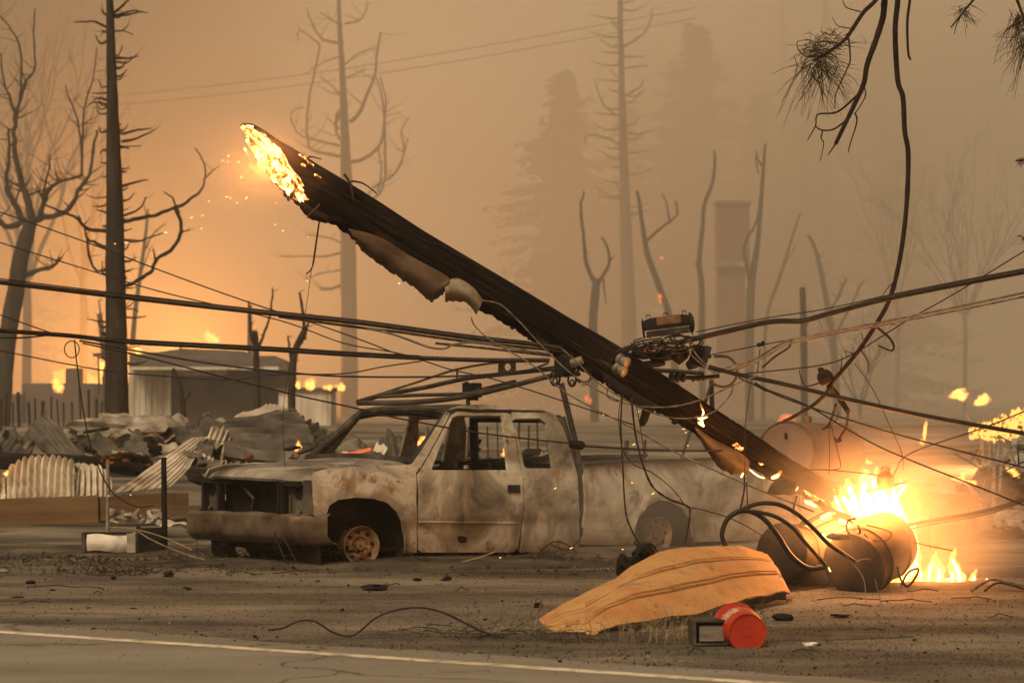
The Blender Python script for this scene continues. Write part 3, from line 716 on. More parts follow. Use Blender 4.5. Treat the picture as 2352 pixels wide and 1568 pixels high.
f.append(tuple(NS * NA + j for j in range(NA)))
po = mk('shaft', v, f, M['pole'], pole_root, sharp=60)
ul = po.data.uv_layers.new(name='UVMap')
for lp in po.data.loops:
    s, t = uv[lp.vertex_index]; ul.data[lp.index].uv = (s, t if t < 0.5 else 1 - t + 0.37)
# burning end face
v = []; f = []; n = NA; rings = 14
for k in range(rings + 1):
    q = k / rings
    for j in range(n):
        a = 2 * math.pi * j / n; s0 = s_start(a)
        rim = pole_surf(s0 + 0.01, a, -0.012); cen = pole_at(0.34)[0]
        p = rim.lerp(cen, q) + pd * (0.10 * math.sin(q * math.pi / 2))
        w = 0.035 * noise.noise(p * 16) + 0.03 * noise.noise(p * 34)
        v.append(p - pd * w * (q > 0))
for k in range(rings):
    for j in range(n): f.append((k * n + j, k * n + (j + 1) % n, (k + 1) * n + (j + 1) % n, (k + 1) * n + j))
f.append(tuple(rings * n + j for j in range(n)))
o = mk('burning_end', v, f, M['ember_face'], pole_root, sharp=80); o['label'] = 'white-hot burning face of the broken pole end'
def ember_strip(s, a, ls, la, seed, mat='ember_bits', h=0.012):
    m = MB(); k = 12
    def fn(u, w):
        e = 4 * w * (1 - w); e2 = 4 * u * (1 - u)
        return pole_surf(s + ls * (u - .5) + 0.02 * noise.noise((u * 5, w * 5, seed)), a + la * (w - .5) + 0.12 * noise.noise((u * 6, seed, w * 6)), -0.012 + h * 2.6 * min(1, e * e2 * 1.6) * (0.6 + 0.6 * noise.noise((u * 9, w * 9, seed))))
    m.grid(fn, k, 8); return m.build('ember_patch', M[mat], pole_root)
for k, (s, a, ls, la) in enumerate([(0.48, 0.55, .10, .22), (0.56, 0.72, .10, .16), (0.52, 1.05, .05, .10), (0.66, 1.15, .08, .12), (0.36, 2.1, .16, .3),
                                    (5.05, 2.0, .14, .55), (5.30, 2.2, .05, .25), (5.9, 2.4, .3, .5)]):
    ember_strip(s, a, ls, la, k * 3.3)
# torn sheets of burnt pole wrap hanging under the pole
def torn(name, top, bot, Y0, Y1, belly, seed, mat, rag=10, nu=60, nv=14, thick=0.006, parent=pole_root):
    T = spline(top, 8); B = spline(bot, 8)
    def pick(C, u): k = u * (len(C) - 1); i = min(int(k), len(C) - 2); q = k - i; return tuple(a + (b - a) * q for a, b in zip(C[i], C[i + 1]))
    def fn(u, v):
        a = pick(T, u); b = pick(B, u); rg = rag * (noise.noise((u * 16, seed, 0)) * .6 + noise.noise((u * 41, seed, 2)) * .6) * v ** 3
        Y = Y0 + (Y1 - Y0) * u - belly * math.sin(v * math.pi * 0.85 + .25)
        return P(a[0] + (b[0] - a[0]) * v + rg * .3, a[1] + (b[1] - a[1]) * v + rg, Y)
    return MB().grid(fn, nu, nv, thick).build(name, mat, parent, sharp=70)
M['wrap'] = nmat('scorched_wrap', [(0.35, (0.055, 0.032, 0.018)), (0.6, (0.13, 0.085, 0.05)), (0.8, (0.2, 0.14, 0.09))], 4, 0.55, bs=0.2, bd=0.006)
M['wrap_pale'] = nmat('scorched_pale_wrap', [(0.35, (0.12, 0.09, 0.055)), (0.6, (0.27, 0.22, 0.15)), (0.8, (0.4, 0.34, 0.25))], 7, 0.6, bs=0.2, bd=0.006)
torn('torn_wrap', [(800, 526), (870, 545), (945, 590), (1010, 625), (1032, 640)], [(815, 548), (838, 580), (895, 622), (955, 662), (992, 690), (1028, 660)], 20.45, 20.6, 0.12, 1, M['wrap'], 14)
torn('torn_wrap', [(1022, 648), (1050, 640), (1085, 660), (1108, 690)], [(1022, 692), (1045, 690), (1075, 696), (1095, 722)], 20.55, 20.65, 0.10, 2, M['wrap_pale'], 9, 30)
torn('torn_wrap', [(1596, 980), (1640, 1010), (1700, 1040), (1722, 1062)], [(1600, 990), (1625, 1035), (1662, 1080), (1716, 1088)], 20.95, 21.0, 0.10, 3, M['wrap'], 14, 40)
torn('hanging_splinter', [(1476, 930), (1490, 925), (1500, 935)], [(1470, 965), (1474, 980), (1486, 968)], 20.8, 20.8, 0.03, 4, M['black'], 4, 14)
torn('hanging_splinter', [(690, 462), (720, 480), (752, 495)], [(690, 478), (712, 500), (748, 512)], 20.35, 20.4, 0.04, 5, M['black'], 8, 20)
torn('hanging_splinter', [(1230, 770), (1262, 790), (1300, 830)], [(1250, 800), (1272, 822), (1296, 850)], 20.6, 20.6, 0.05, 6, M['black'], 10, 20)
torn('hanging_splinter', [(1380, 850), (1440, 890), (1510, 930)], [(1392, 885), (1440, 918), (1500, 948)], 20.65, 20.75, 0.05, 7, M['black'], 9, 26)
m = MB(); r0 = random.Random(5)
for k in range(46):                                                     # flaking char along the underside
    s = r0.uniform(0.5, 5.2); a = math.pi * r0.uniform(0.80, 1.12)
    m.rock(pole_surf(s, a, 0.004), (r0.uniform(.012, .04), .02, r0.uniform(.012, .035)), k, 1, 0.5)
stuff(m.build('char_flakes', M['black'], pole_root))
for pts, r in (([(708, 361), (720, 361), (738, 366)], 2.2), ([(806, 416), (830, 420), (850, 432), (866, 446)], 2.4), ([(735, 470), (705, 500)], 3), ([(790, 400), (806, 425), (812, 460)], 3.2)):
    m = MB(); P2 = spline(pts, 6); m.tube([P(x, y, pY(x) - 0.22) for x, y in P2], [px(r, 20.5) * (1 - .5 * i / len(P2)) for i in range(len(P2))], 6); m.build('splinter', M['bark'], pole_root)
# spool insulators and rods bolted to the pole
rod = MB(); rod.tube([P(1375, 826, 20.42), P(1414, 848, 20.42)], 0.014, 8); rod.build('steel_rod', M['soot'], pole_root)
for (x, y) in ((1431, 828), (1424, 849)):
    d = Vector((0.75, -0.5, -0.42)); m = MB().lathe([(-.055, .03), (-.05, .046), (-.02, .046), (-.01, .036), (.01, .036), (.02, .046), (.05, .046), (.055, .02)], P(x, y, 20.36), d, 22)
    m.build('spool_insulator', M['ceramic'], pole_root)
m = MB(); m.box(P(1318, 836, 20.4), (0.05, 0.12, 0.05)); m.lathe([(0, .035), (.10, .035)], P(1312, 834, 20.36), (1, -.3, .3), 10); m.build('pole_bolt', M['ceramic'], pole_root)

# ------------------------------------------------------------------ cables
def cable(pts, r, label, mat='cable', Y=20.6, name='cable', group=None, n=8, per=6, sag=0.0, lumps=0.0, parent=None):
    pp = [(p[0], p[1], p[2] if len(p) > 2 else Y) for p in pts]
    q = spline(pp, per); k = len(q)
    rr = [px(r, c[2]) * (1 + lumps * noise.noise((i * 0.9, r, 3))) for i, c in enumerate(q)]
    m = MB().tube([P(*c) for c in q], rr, n); o = m.build(name, M[mat], parent)
    if parent is None: tag(o, label, 'cable' if name == 'cable' else name.split('_')[-1], group)
    return o
cable([(-60, 641, 20), (0, 648, 20), (300, 684), (597, 717), (826, 741), (1069, 774), (1215, 789), (1290, 800)], 5.6, 'thick black cable from upper left frame edge to the leaning pole', Y=20.5)
cable([(-60, 633, 20), (0, 640, 20), (300, 677), (597, 711), (826, 735), (1069, 768), (1215, 784)], 1.4, 'thin support wire riding just above the upper thick left cable', 'wire', 20.5)
cable([(640, 727), (842, 754), (920, 763), (1040, 780), (1150, 792), (1290, 806)], 3.2, 'pale ash-covered cable just below the upper thick left cable', 'cable_pale', 20.55)
cable([(842, 754), (890, 764), (930, 777), (985, 797), (1020, 800), (1045, 790), (1090, 787), (1180, 800), (1270, 814)], 2.6, 'pale cable with a slack S-bend left of the pole', 'cable_pale', 20.5)
cable([(1000, 788), (1120, 800), (1280, 818)], 3.0, 'short pale cable stub running into the clamp under the pole', 'cable_pale', 20.6)
cable([(-60, 754, 20), (0, 759, 20), (164, 771), (305, 786), (629, 803), (786, 813), (966, 822), (1120, 827), (1262, 827)], 5.2, 'thick black cable running level above the truck rack', Y=20.5)
cable([(60, 762), (164, 769), (305, 780), (629, 797), (786, 807), (966, 817)], 1.3, 'thin wire along the top of the lower thick left cable', 'wire', 20.48)
cable([(183, 782), (343, 811), (480, 834), (629, 852), (786, 864), (1002, 865), (1147, 857), (1279, 841)], 2.2, 'black wire dipping below the level cable and rising at the rack', 'wire', 20.5)
cable([(0, 776, 20.4), (60, 775), (120, 768)], 2.0, 'short dark wire joining the level cable at far left', 'wire', 20.45)
cable([(-40, 712), (0, 723), (114, 763), (170, 775)], 1.5, 'thin wire slanting down to the cable loop at left', 'wire', 20.5)
cable([(-40, 798), (0, 805), (228, 849), (381, 864), (533, 871.5), (629, 860), (786, 858), (880, 842), (969, 829)], 1.5, 'thin wire sagging across the grey house front', 'wire', 22)
cable([(-40, 473), (0, 487), (200, 557), (400, 633), (574, 695), (720, 742), (836, 783), (906, 810), (966, 826), (1038, 849), (1140, 872), (1306, 925), (1454, 975)], 1.5, 'long thin wire slanting down from upper left tree to truck cab', 'wire', 22.5)
cable([(-40, 543), (0, 557), (200, 619), (377, 672), (640, 735), (786, 787), (900, 808), (960, 822)], 1.4, 'second thin wire slanting down below the long one', 'wire', 22.5)
cable([(190, 788), (343, 822), (533, 871), (629, 894), (678, 907), (813, 936), (890, 955), (961, 969), (1075, 990), (1199, 1006), (1274, 1014), (1312, 1017)], 1.9, 'black wire crossing truck roof and door to the splice', 'wire', 20.8)
cable([(1338, 1024), (1424, 1029), (1490, 1033), (1626, 1035), (1660, 1034)], 2.4, 'black wire from the splice to the pole across the truck bed', 'wire', 20.8)
m = MB().lathe([(-.07, .012), (-.062, .03), (-.045, .036), (.04, .04), (.06, .03), (.075, .01)], P(1325, 1021, 20.8), (1, 0, -.14), 14)
tag(m.build('cable_splice', M['black']), 'black lump-shaped splice on the wire beside the cab corner', 'splice')
cable([(171, 780), (179, 856), (194, 959), (213, 1039), (247, 1115), (278, 1146), (316, 1163), (355, 1160)], 1.6, 'drop wire hanging from the level cable down to the brown plank', 'wire', 21, per=8)
lp = [(165 + 17 * math.cos(t), 802 + 19 * math.sin(t)) for t in [2 * math.pi * i / 16 for i in range(17)]]
cable(lp, 1.3, 'small wire loop tied under the level cable at left', 'wire', 20.5, 'wire_loop')
cable([(734, 505), (727, 556), (718, 611), (703, 630)], 1.6, 'short charred wire dangling under the burning pole end', 'wire', 20.4)
cable([(732, 508), (711, 652), (695, 752), (664, 850), (650, 960), (655, 1075)], 0.7, 'hair-thin wire dropping from burning pole end to hood', 'wire', 21)
cable([(1082, 728), (1092, 750), (1130, 783), (1194, 820), (1238, 849), (1307, 906), (1454, 984), (1544, 1035), (1635, 1077), (1718, 1114), (1870, 1175)], 1.7, 'ashy wire slanting in front of the pole from torn wrap to hoses', 'cable_pale', 20.25, per=8)
cable([(1108, 690), (1150, 700), (1194, 740), (1260, 810), (1328, 869), (1430, 923), (1515, 935), (1596, 922), (1702, 877), (1740, 862)], 1.7, 'pale wire swagging in a wide arc across the pole', 'cable_pale', 20.2, per=8)
cable([(1290, 800), (1323, 829), (1382, 885), (1488, 944), (1569, 961), (1636, 947), (1676, 909), (1684, 880)], 1.6, 'pale wire looping under the small flame on the pole', 'cable_pale', 20.25, per=8)
cable([(1400, 880), (1394, 905), (1402, 916), (1420, 922)], 1.2, 'tiny wire curl hanging below the middle of the pole', 'wire', 20.4)
cable([(1430, 905), (1426, 969), (1430, 1059), (1436, 1164), (1448, 1210), (1470, 1250)], 2.0, 'black wire hanging from pole to charred stump', 'wire', 20.2, per=8, lumps=.25)
cable([(1450, 912), (1463, 1014), (1493, 1107), (1532, 1143), (1577, 1161), (1585, 1180), (1573, 1252)], 2.4, 'knobbly burnt wire hanging in a bend down to ochre panel', 'wire', 20.2, per=8, lumps=.5)
cable([(1427, 912), (1421, 960), (1430, 1029), (1454, 1065), (1499, 1086), (1544, 1122), (1574, 1161)], 1.2, 'thin wire curving behind the knobbly hanging wire', 'wire', 20.25, per=8)
cable([(1459, 915), (1474, 1000), (1478, 1040)], 1.1, 'short thin wire hanging beside the knobbly one', 'wire', 20.3)
cable([(1585, 1165), (1620, 1172), (1690, 1195), (1760, 1235)], 1.3, 'dark wire from hanging bend toward dark transformer', 'wire', 21.5)
cable([(1726, 868), (1716, 940), (1711, 1000), (1711, 1080)], 1.0, 'fine plumb-straight wire hanging right of pole flame', 'wire', 20.6)
cable([(1560, 786, 20.5), (1672, 760), (1768, 739), (1840, 737), (1888, 725), (1949, 708), (2049, 683), (2230, 647), (2352, 624), (2420, 611)], 6.2, 'thick black cable from splice box to upper right edge', Y=20.6)
cable([(1600, 762), (1768, 729), (1888, 711), (2049, 676), (2230, 640), (2352, 617), (2420, 604)], 1.4, 'support wire riding above the thick upper right cable', 'wire', 20.55)
cable([(1640, 850), (1720, 831), (1792, 790), (1828, 779), (1949, 754), (2013, 742), (2193, 706), (2352, 672), (2420, 658)], 2.8, 'upper of the two pale twin cables at right', 'cable_pale', 20.5)
cable([(1645, 856), (1722, 838), (1795, 797), (1830, 785), (1949, 760), (2013, 749), (2193, 714), (2352, 681), (2420, 667)], 2.6, 'lower of the two pale twin cables at right', 'cable_pale', 20.45)
cable([(1751, 844), (1780, 819), (1811, 798), (1818, 782)], 2.4, 'short black branch wire below the pale twin cables', 'wire', 20.5)
cable([(1631, 815), (1744, 793), (1823, 778), (1860, 770)], 1.4, 'thin wire with a clamp right of the junction box', 'wire', 20.6)
m = MB().rock(P(1744, 792, 20.6), (.03, .02, .02), 3, 1, .6).rock(P(1752, 788, 20.6), (.018, .02, .03), 5, 1, .6); tag(m.build('wire_clamp', M['black']), 'small barbed clamp on thin wire right of junction box', 'clamp')
cable([(1746, 800), (1742, 838), (1738, 858)], 1.3, 'short wire hanging under the barbed clamp', 'wire', 20.6)
cable([(1628, 842), (1696, 860), (1792, 880), (1949, 917), (2121, 954), (2352, 995), (2420, 1007)], 5.2, 'thick cable descending from pole hardware to right edge', Y=20.4)
cable([(1696, 867), (1744, 888), (1852, 930), (1949, 987), (2049, 1039), (2258, 1122), (2352, 1160), (2420, 1186)], 1.9, 'steep thin wire crossing over the fire to lower right edge', 'wire', 20.3)
cable([(1744, 888), (1807, 916), (1941, 961), (2085, 1004), (2352, 1073), (2420, 1090)], 2.0, 'shallow thin wire crossing above the fire to right edge', 'wire', 20.35)
cable([(1733, 880), (1744, 887), (1762, 897)], 4.0, 'swollen wire joint below the descending thick cable', 'wire', 20.33, 'wire_joint')
cable([(1700, 860), (1760, 853), (1887, 838), (1962, 811), (2085, 735), (2193, 674), (2352, 577), (2420, 536)], 1.5, 'rising thin wire crossing behind the pale twin cables', 'branch', 20.9)
cable([(1962, 833), (2006, 896), (2042, 974), (2071, 1039), (2075, 1080)], 1.0, 'fine wire dropping from branch to the burning bushing', 'branch', 20.9)
cable([(2420, 920), (2352, 945), (2251, 985), (2121, 1028), (2074, 1052), (2060, 1075), (2052, 1092)], 1.6, 'kinked brown wire from right edge to the burning bushing', 'branch', 20.9)
cable([(1904, 975), (1905, 1040), (1904, 1090)], 1.0, 'fine wire hanging straight under the forked branch', 'branch', 20.9)
cable([(1908, 975), (1925, 1040), (1928, 1075), (1884, 1078)], 1.0, 'fine bent wire hanging in front of the tank', 'branch', 20.9)
cable([(1830, 1082), (1884, 1078), (1960, 1084), (2020, 1091)], 1.4, 'wire between pole and burning bushing above the fire', 'branch', 20.95)
cable([(2070, 1207), (2169, 1190), (2268, 1172), (2352, 1146), (2420, 1122)], 4.6, 'red-lit thick cable from burning transformer to right edge', 'branch', 21)
cable([(2080, 1216), (2169, 1198), (2268, 1180), (2352, 1152)], 1.6, 'thin cable under the red-lit thick cable', 'branch', 21)
cable([(2090, 1243), (2130, 1252), (2188, 1264)], 1.6, 'short straight wire poking right from burning transformer', 'wire', 20.8)
cable([(1897, 1301), (1857, 1304), (1817, 1275), (1784, 1225), (1751, 1188), (1711, 1172), (1674, 1188), (1659, 1225), (1668, 1254), (1676, 1275)], 6.0, 'thick black hose looping left beside the dark transformer', Y=20.2, name='hose', per=8)
cable([(1690, 1176), (1738, 1157), (1784, 1157), (1824, 1175), (1864, 1208), (1903, 1248), (1937, 1271), (1965, 1290)], 5.0, 'thick black hose arching over the dark transformer', Y=20.1, name='hose', per=8)
cable([(1711, 1172), (1771, 1182), (1817, 1208), (1847, 1242), (1870, 1268), (1897, 1299)], 4.6, 'middle black hose lying across the transformer lid', Y=20.0, name='hose', per=8)
cable([(1700, 1170), (1705, 1150), (1710, 1120), (1711, 1090)], 2.2, 'burnt wire joining torn wrap to the hose bundle', 'wire', 20.3, lumps=.4)
cable([(1718, 1170), (1716, 1130), (1714, 1095)], 1.6, 'second burnt wire joining torn wrap to hoses', 'wire', 20.32)
cable([(1965, 1190), (1948, 1196), (1945, 1215), (1958, 1228), (1975, 1222), (1970, 1205)], 2.6, 'small black ring of wire on the burning transformer', 'wire', 20.5, 'wire_loop')
cable([(1990, 1205), (2030, 1215), (2048, 1225), (2035, 1240), (2000, 1238), (1985, 1225)], 1.6, 'thin wire loop lying on the burning transformer', 'wire', 20.45, 'wire_loop')
cable([(2070, 1345), (2085, 1315), (2108, 1305), (2106, 1320), (2085, 1345), (2068, 1328), (2062, 1300)], 2.6, 'heart-shaped wire loop beside the ground fire', 'wire', 20.4, 'wire_loop')
cable([(2232, 1356, 20.4), (2262, 1336), (2285, 1330), (2352, 1343), (2420, 1356)], 3.2, 'ashy hose arching over ground at lower right', 'cable_pale', 20.5, name='hose')
cable([(2262, 1356, 20.4), (2290, 1338), (2330, 1345), (2352, 1352)], 2.4, 'black hose beside the ashy hose at lower right', 'cable', 20.6, name='hose')
Yg = lambda y: 8800 / (y - 930)
gc = [(614, 1443), (628, 1436), (640, 1438), (632, 1445), (616, 1446), (651, 1441), (685, 1426), (722, 1426), (767, 1452), (812, 1458), (862, 1419), (911, 1400), (967, 1395), (1023, 1408), (1098, 1445), (1154, 1464), (1203, 1473), (1229, 1473)]
cable([(x, y, 16.4) for x, y in gc[3:]], 2.3, 'long black cable snaking over ground beside the road', 'wire', 16.4, per=8)
cable([(1229, 1473, 16.4), (1225, 1456, 16.4), (1219, 1419, 16.4), (1229, 1378, 16.4), (1240, 1370, 16.4), (1244, 1382, 16.4), (1233, 1419, 16.4), (1227, 1471, 16.35)], 1.8, 'upright cable loop standing beside the ochre panel tip', 'cable_pale', 16.4, 'wire_loop', per=8)
m = MB().box(P(1236, 1389, 16.5), (.06, .05, .035)); tag(m.build('plastic_clip', M['black']), 'black clip on the upright cable loop', 'clip')
for i, (x0, y0, x1, y1) in enumerate(((330, 214, 1100, 108), (330, 236, 1100, 132))):
    cable([(x0 - 400, y0 + 30, 95), (x0, y0, 95), ((x0 + x1) / 2, (y0 + y1) / 2 + 8, 95), (x1, y1, 95), (x1 + 500, y1 - 90, 95)], 0.7, ['faint upper power line far off in the smoke', 'faint lower power line far off in the smoke'][i], 'wire', 95, 'power_line')

# splice box and its tangle
bx = thing('splice_box', 'open black splice box perched above the wire tangle', 'splice box', P(1530, 770, 20.6))
bd = (P(1590, 738, 20.6) - P(1478, 752, 20.6)).normalized(); bu = (Vector((0, 0, 1)) - bd * bd.z).normalized(); bv = Vector((0, -1, 0))
c0 = P(1533, 748, 20.62); BL = 0.205
def half_lid(u, v):
    a = math.pi * (-0.05 + 1.0 * v); e = 1 - 0.25 * (abs(2 * u - 1) ** 6)
    return c0 + bd * (-BL + 2 * BL * u) + bv * (0.10 * math.cos(a) * e) + bu * (0.095 * math.sin(a) * e - 0.01)
MB().grid(half_lid, 20, 14, 0.008).build('lid', M['black'], bx)
MB().lathe([(0, .094), (.02, .085), (.035, .05), (.04, .0)], c0 + bd * (BL - .01), bd, 20).build('end_cap', M['soot'], bx)
MB().lathe([(0, .09), (.012, .07)], c0 - bd * BL, -bd, 20).build('end_cap', M['black'], bx)
rm = Matrix((bd, -bv, bu)).transposed()
MB().box(c0 + bv * 0.101 + bu * 0.045 + bd * .01, (0.21, 0.006, 0.07), rm).build('label_panel', M['rust'], bx)
m = MB(); m.box(c0 - bu * 0.055 + bv * .02, (2 * BL * .9, 0.16, 0.05), rm)
for i in range(26): m.box(c0 - bu * 0.055 + bd * (-BL * .86 + i * BL * .069) + bv * 0.10, (0.006, 0.012, 0.055), rm)
m.build('tray', M['soot'], bx)
for t in (-.17, -.02, .14):
    m = MB(); q = c0 + bd * t + bu * 0.088 + bv * .03; m.tube([q, q + bu * .022, q + bu * .022 + bd * .03, q + bd * .03], 0.005, 6); m.build('clasp', M['black'], bx)
tg = thing('wire_tangle', 'tangle of looped wires packed on the pole under splice box', 'wires', P(1510, 800, 20.5)); rr_ = random.Random(11)
for k in range(22):
    cx_, cy_ = rr_.uniform(1465, 1570), rr_.uniform(778, 806); w_, h_ = rr_.uniform(16, 48), rr_.uniform(4, 15); t0 = rr_.uniform(0, 6); ln = rr_.uniform(4, 7)
    pts = [(cx_ + w_ * math.cos(t0 + ln * i / 9) , cy_ - (cx_ - 1515) * .12 + h_ * math.sin(t0 + ln * i / 9) + rr_.uniform(-2, 2), 20.45 + rr_.uniform(-.12, .12)) for i in range(10)]
    MB().tube([P(*q) for q in spline(pts, 4)], px(rr_.choice((1.1, 1.5, 2.2)), 20.5), 6).build('wire_strand', M[rr_.choice(('wire', 'cable_pale', 'cable', 'wire'))], tg)
for k, pts in enumerate(([(1570, 790), (1585, 812), (1610, 835), (1645, 860)], [(1583, 785), (1600, 815), (1625, 840), (1650, 858)], [(1450, 800), (1470, 815), (1520, 822), (1560, 800), (1568, 780)], [(1440, 812), (1452, 790), (1480, 782), (1520, 776)], [(1400, 846), (1402, 826), (1415, 818), (1440, 808), (1470, 790)], [(1415, 812), (1440, 800), (1460, 796)])):
    MB().tube([P(x, y, 20.4) for x, y in spline(pts, 5)], px(1.6 if k < 5 else 6, 20.4), 6).build('wire_strand', M['wire' if k > 1 else 'cable_pale'], tg)
jm = MB()
for k, (x, y, w_, h_) in enumerate(((1475, 812, 50, 26), (1520, 818, 55, 30), (1560, 812, 40, 34), (1500, 835, 60, 16), (1590, 835, 30, 26))): jm.rock(P(x, y, 20.75), (px(w_ / 2, 20.7), .08, px(h_ / 2, 20.7)), k * 2.2, 2, .55)
jm.build('melted_cores', M['black'], tg)
jb = thing('junction_box', 'black junction box hanging right of the wire tangle', 'junction box', P(1605, 840, 20.6))
MB().box(P(1606, 820, 20.65), (0.15, 0.14, 0.15), Matrix.Rotation(R(18), 3, 'Y')).build('housing', M['black'], jb)
MB().box(P(1622, 812, 20.6), (0.05, 0.16, 0.13), Matrix.Rotation(R(18), 3, 'Y')).build('cover', M['soot'], jb)
MB().tube([P(x, y, 20.7) for x, y in spline([(1580, 800), (1600, 795), (1620, 800), (1632, 822)], 5)], .012, 6).build('hanger', M['black'], jb)
def insulator(cx_, cy_, Y, L, r, d, label, discs=4):
    t = thing('insulator', label, 'insulator', P(cx_, cy_, Y)); prof = []
    for i in range(discs):
        a = -L / 2 + L * i / discs; b = L / discs; prof += [(a, r * .62), (a + b * .2, r * .95), (a + b * .6, r), (a + b * .85, r * .75)]
    MB().lathe(prof + [(L / 2, r * .4)], P(cx_, cy_, Y), d, 18).build('porcelain_body', M['black'], t)
    MB().lathe([(L / 2 - .01, .018), (L / 2 + .12, .018)], P(cx_, cy_, Y), d, 8).build('steel_pin', M['black'], t); return t
insulator(1556, 867, 20.75, px(40, 20.7), px(11, 20.7), (1, 0, 0), 'ribbed black insulator right of the pole', 3)
insulator(1604, 868, 20.75, px(34, 20.7), px(7, 20.7), (1, 0, .1), 'slimmer black insulator next to the ribbed one', 3)
hoop = [(1640, 818), (1672, 820), (1690, 838), (1692, 862), (1680, 882), (1660, 888), (1640, 882), (1632, 872)]
cable(hoop, 3.2, 'bent steel hoop beside junction box', 'soot', 21.2, 'steel_hoop')
cb = thing('cable_clamp', 'black cable clamp block with two rings left of the pole', 'clamp', P(1290, 850, 20.5))
MB().rock(P(1300, 838, 20.55), (px(24, 20.5), .09, px(28, 20.5)), 4, 2, .5).build('clamp_block', M['black'], cb)
MB().box(P(1283, 842, 20.5), (px(20, 20.5), .1, px(46, 20.5))).build('clamp_plate', M['black'], cb)
for (x, y, w_, h_) in ((1275, 868, 11, 17), (1314, 872, 9, 15)):
    MB().tube([P(x + w_ * math.cos(t), y + h_ * math.sin(t), 20.5) for t in [2 * math.pi * i / 18 for i in range(19)]], 0.009, 6).build('clamp_ring', M['black'], cb)
    MB().tube([P(x + w_ * .45 * math.cos(t), y + 6 + h_ * .4 * math.sin(t), 20.5) for t in [2 * math.pi * i / 14 for i in range(15)]], 0.008, 6).build('clamp_ring', M['soot'], cb)
cl = thing('cable_coil', 'thin wire coil dangling beside the cable clamp', 'wires', P(1350, 880, 20.4))
for k in range(4):
    pts = [(1340 + 18 * math.cos(t + k), 862 + (14 + 3 * k) * math.sin(t + k)) for t in [5.2 * i / 10 for i in range(11)]]
    MB().tube([P(x, y, 20.4) for x, y in pts], px(1.1, 20.4), 6).build('wire_strand', M['wire'], cl)
# small pin insulators out at right
hi = thing('insulator', 'dark bell insulator tied to the forked hanging branch', 'insulator', P(1895, 880, 20.9))
MB().lathe([(-.075, .02), (-.06, .05), (-.03, .068), (.01, .072), (.04, .06), (.05, .03)], P(1896, 868, 20.9), (.5, 0, -.9), 18).build('porcelain_body', M['branch'], hi)
MB().rock(P(1886, 850, 20.9), (.03, .03, .035), 2, 1, .5).build('cap', M['branch'], hi)
bu_ = thing('bushing', 'round bushing cap glowing in the fire beside the pole end', 'bushing', P(2034, 1118, 20.9))
MB().lathe([(-.10, .0), (-.095, .06), (-.05, .082), (0, .078), (.03, .05), (.045, .034), (.06, .042), (.085, .04), (.09, .0)], P(2034, 1094, 20.9), (0.03, 0, 1), 22).build('cap', M['transformer'], bu_)
MB().bar(P(1990, 1128, 20.9), P(2085, 1106, 20.9), .05, .02).build('bracket', M['transformer'], bu_)

# ------------------------------------------------------------------ transformers by the pole top
def drum(name, label, A, B, r, ribs=0):
    t = thing(name, label, 'transformer', A); d = (B - A); L = d.length; d.normalize()
    MB().lathe([(0.0, r * .99), (0.02, r), (L * .3, r * 1.003), (L - .06, r), (L - .02, r * .97), (L, r * .85), (L + .03, r * .4), (L + .035, .01)], A, d, 44, False).build('can', M['transformer'], t, sharp=50)
    MB().lathe([(-0.035, .001), (-0.035, r * .55), (-0.02, r * .95), (-.005, r * 1.035), (.03, r * 1.035), (.035, r)], A, d, 44, False).build('lid', M['transformer'], t)
    u = d.orthogonal().normalized(); w = d.cross(u)
    for k in range(2 if ribs else 0):
        q = A + (u * math.cos(k * 2.1 + .5) + w * math.sin(k * 2.1 + .5)) * r * .55; MB().lathe([(0, .035), (-.05, .03), (-.06, .045), (-.10, .04), (-.11, .02)], q - d * .03, d, 12).build('bushing_stub', M['black'], t)
    for s_ in (.25, .75):
        MB().tube([A + d * (L * s_) + (u * math.cos(a) + w * math.sin(a)) * (r + .006) for a in [2 * math.pi * i / 36 for i in range(37)]], .010, 6).build('band', M['transformer'], t)
    return t
drum('transformer', 'large round transformer can burning at the fallen pole top', P(1962, 1300, 20.55), P(2045, 1243, 21.05), 0.285)
drum('transformer', 'dark transformer can lying behind the ochre panel', P(1796, 1268, 20.7), P(1905, 1285, 21.3), 0.25)
br = thing('pole_bracket', 'charred steel bracket frame between pole and transformers', 'bracket', P(1890, 1200, 21))
for a, b, w_ in (((1830, 1138), (1820, 1178), .012), ((1837, 1208), (1903, 1173), .03), ((1860, 1218), (1945, 1178), .02), ((1880, 1150), (1940, 1208), .03), ((1836, 1212), (1850, 1192), .03), ((1903, 1173), (1960, 1200), .02), ((1868, 1155), (1952, 1190), .05), ((1895, 1232), (1908, 1215), .03)):
    MB().bar(P(a[0], a[1], 20.75), P(b[0], b[1], 20.8), w_, w_).build('bracket_bar', M['black'], br)
MB().rock(P(1925, 1232, 20.5), (.10, .06, .035), 6, 2, .5).build('melted_lump', M['black'], br)
MB().rock(P(1800, 1120, 20.9), (.12, .08, .07), 8, 2, .45).build('melted_lump', M['black'], br)

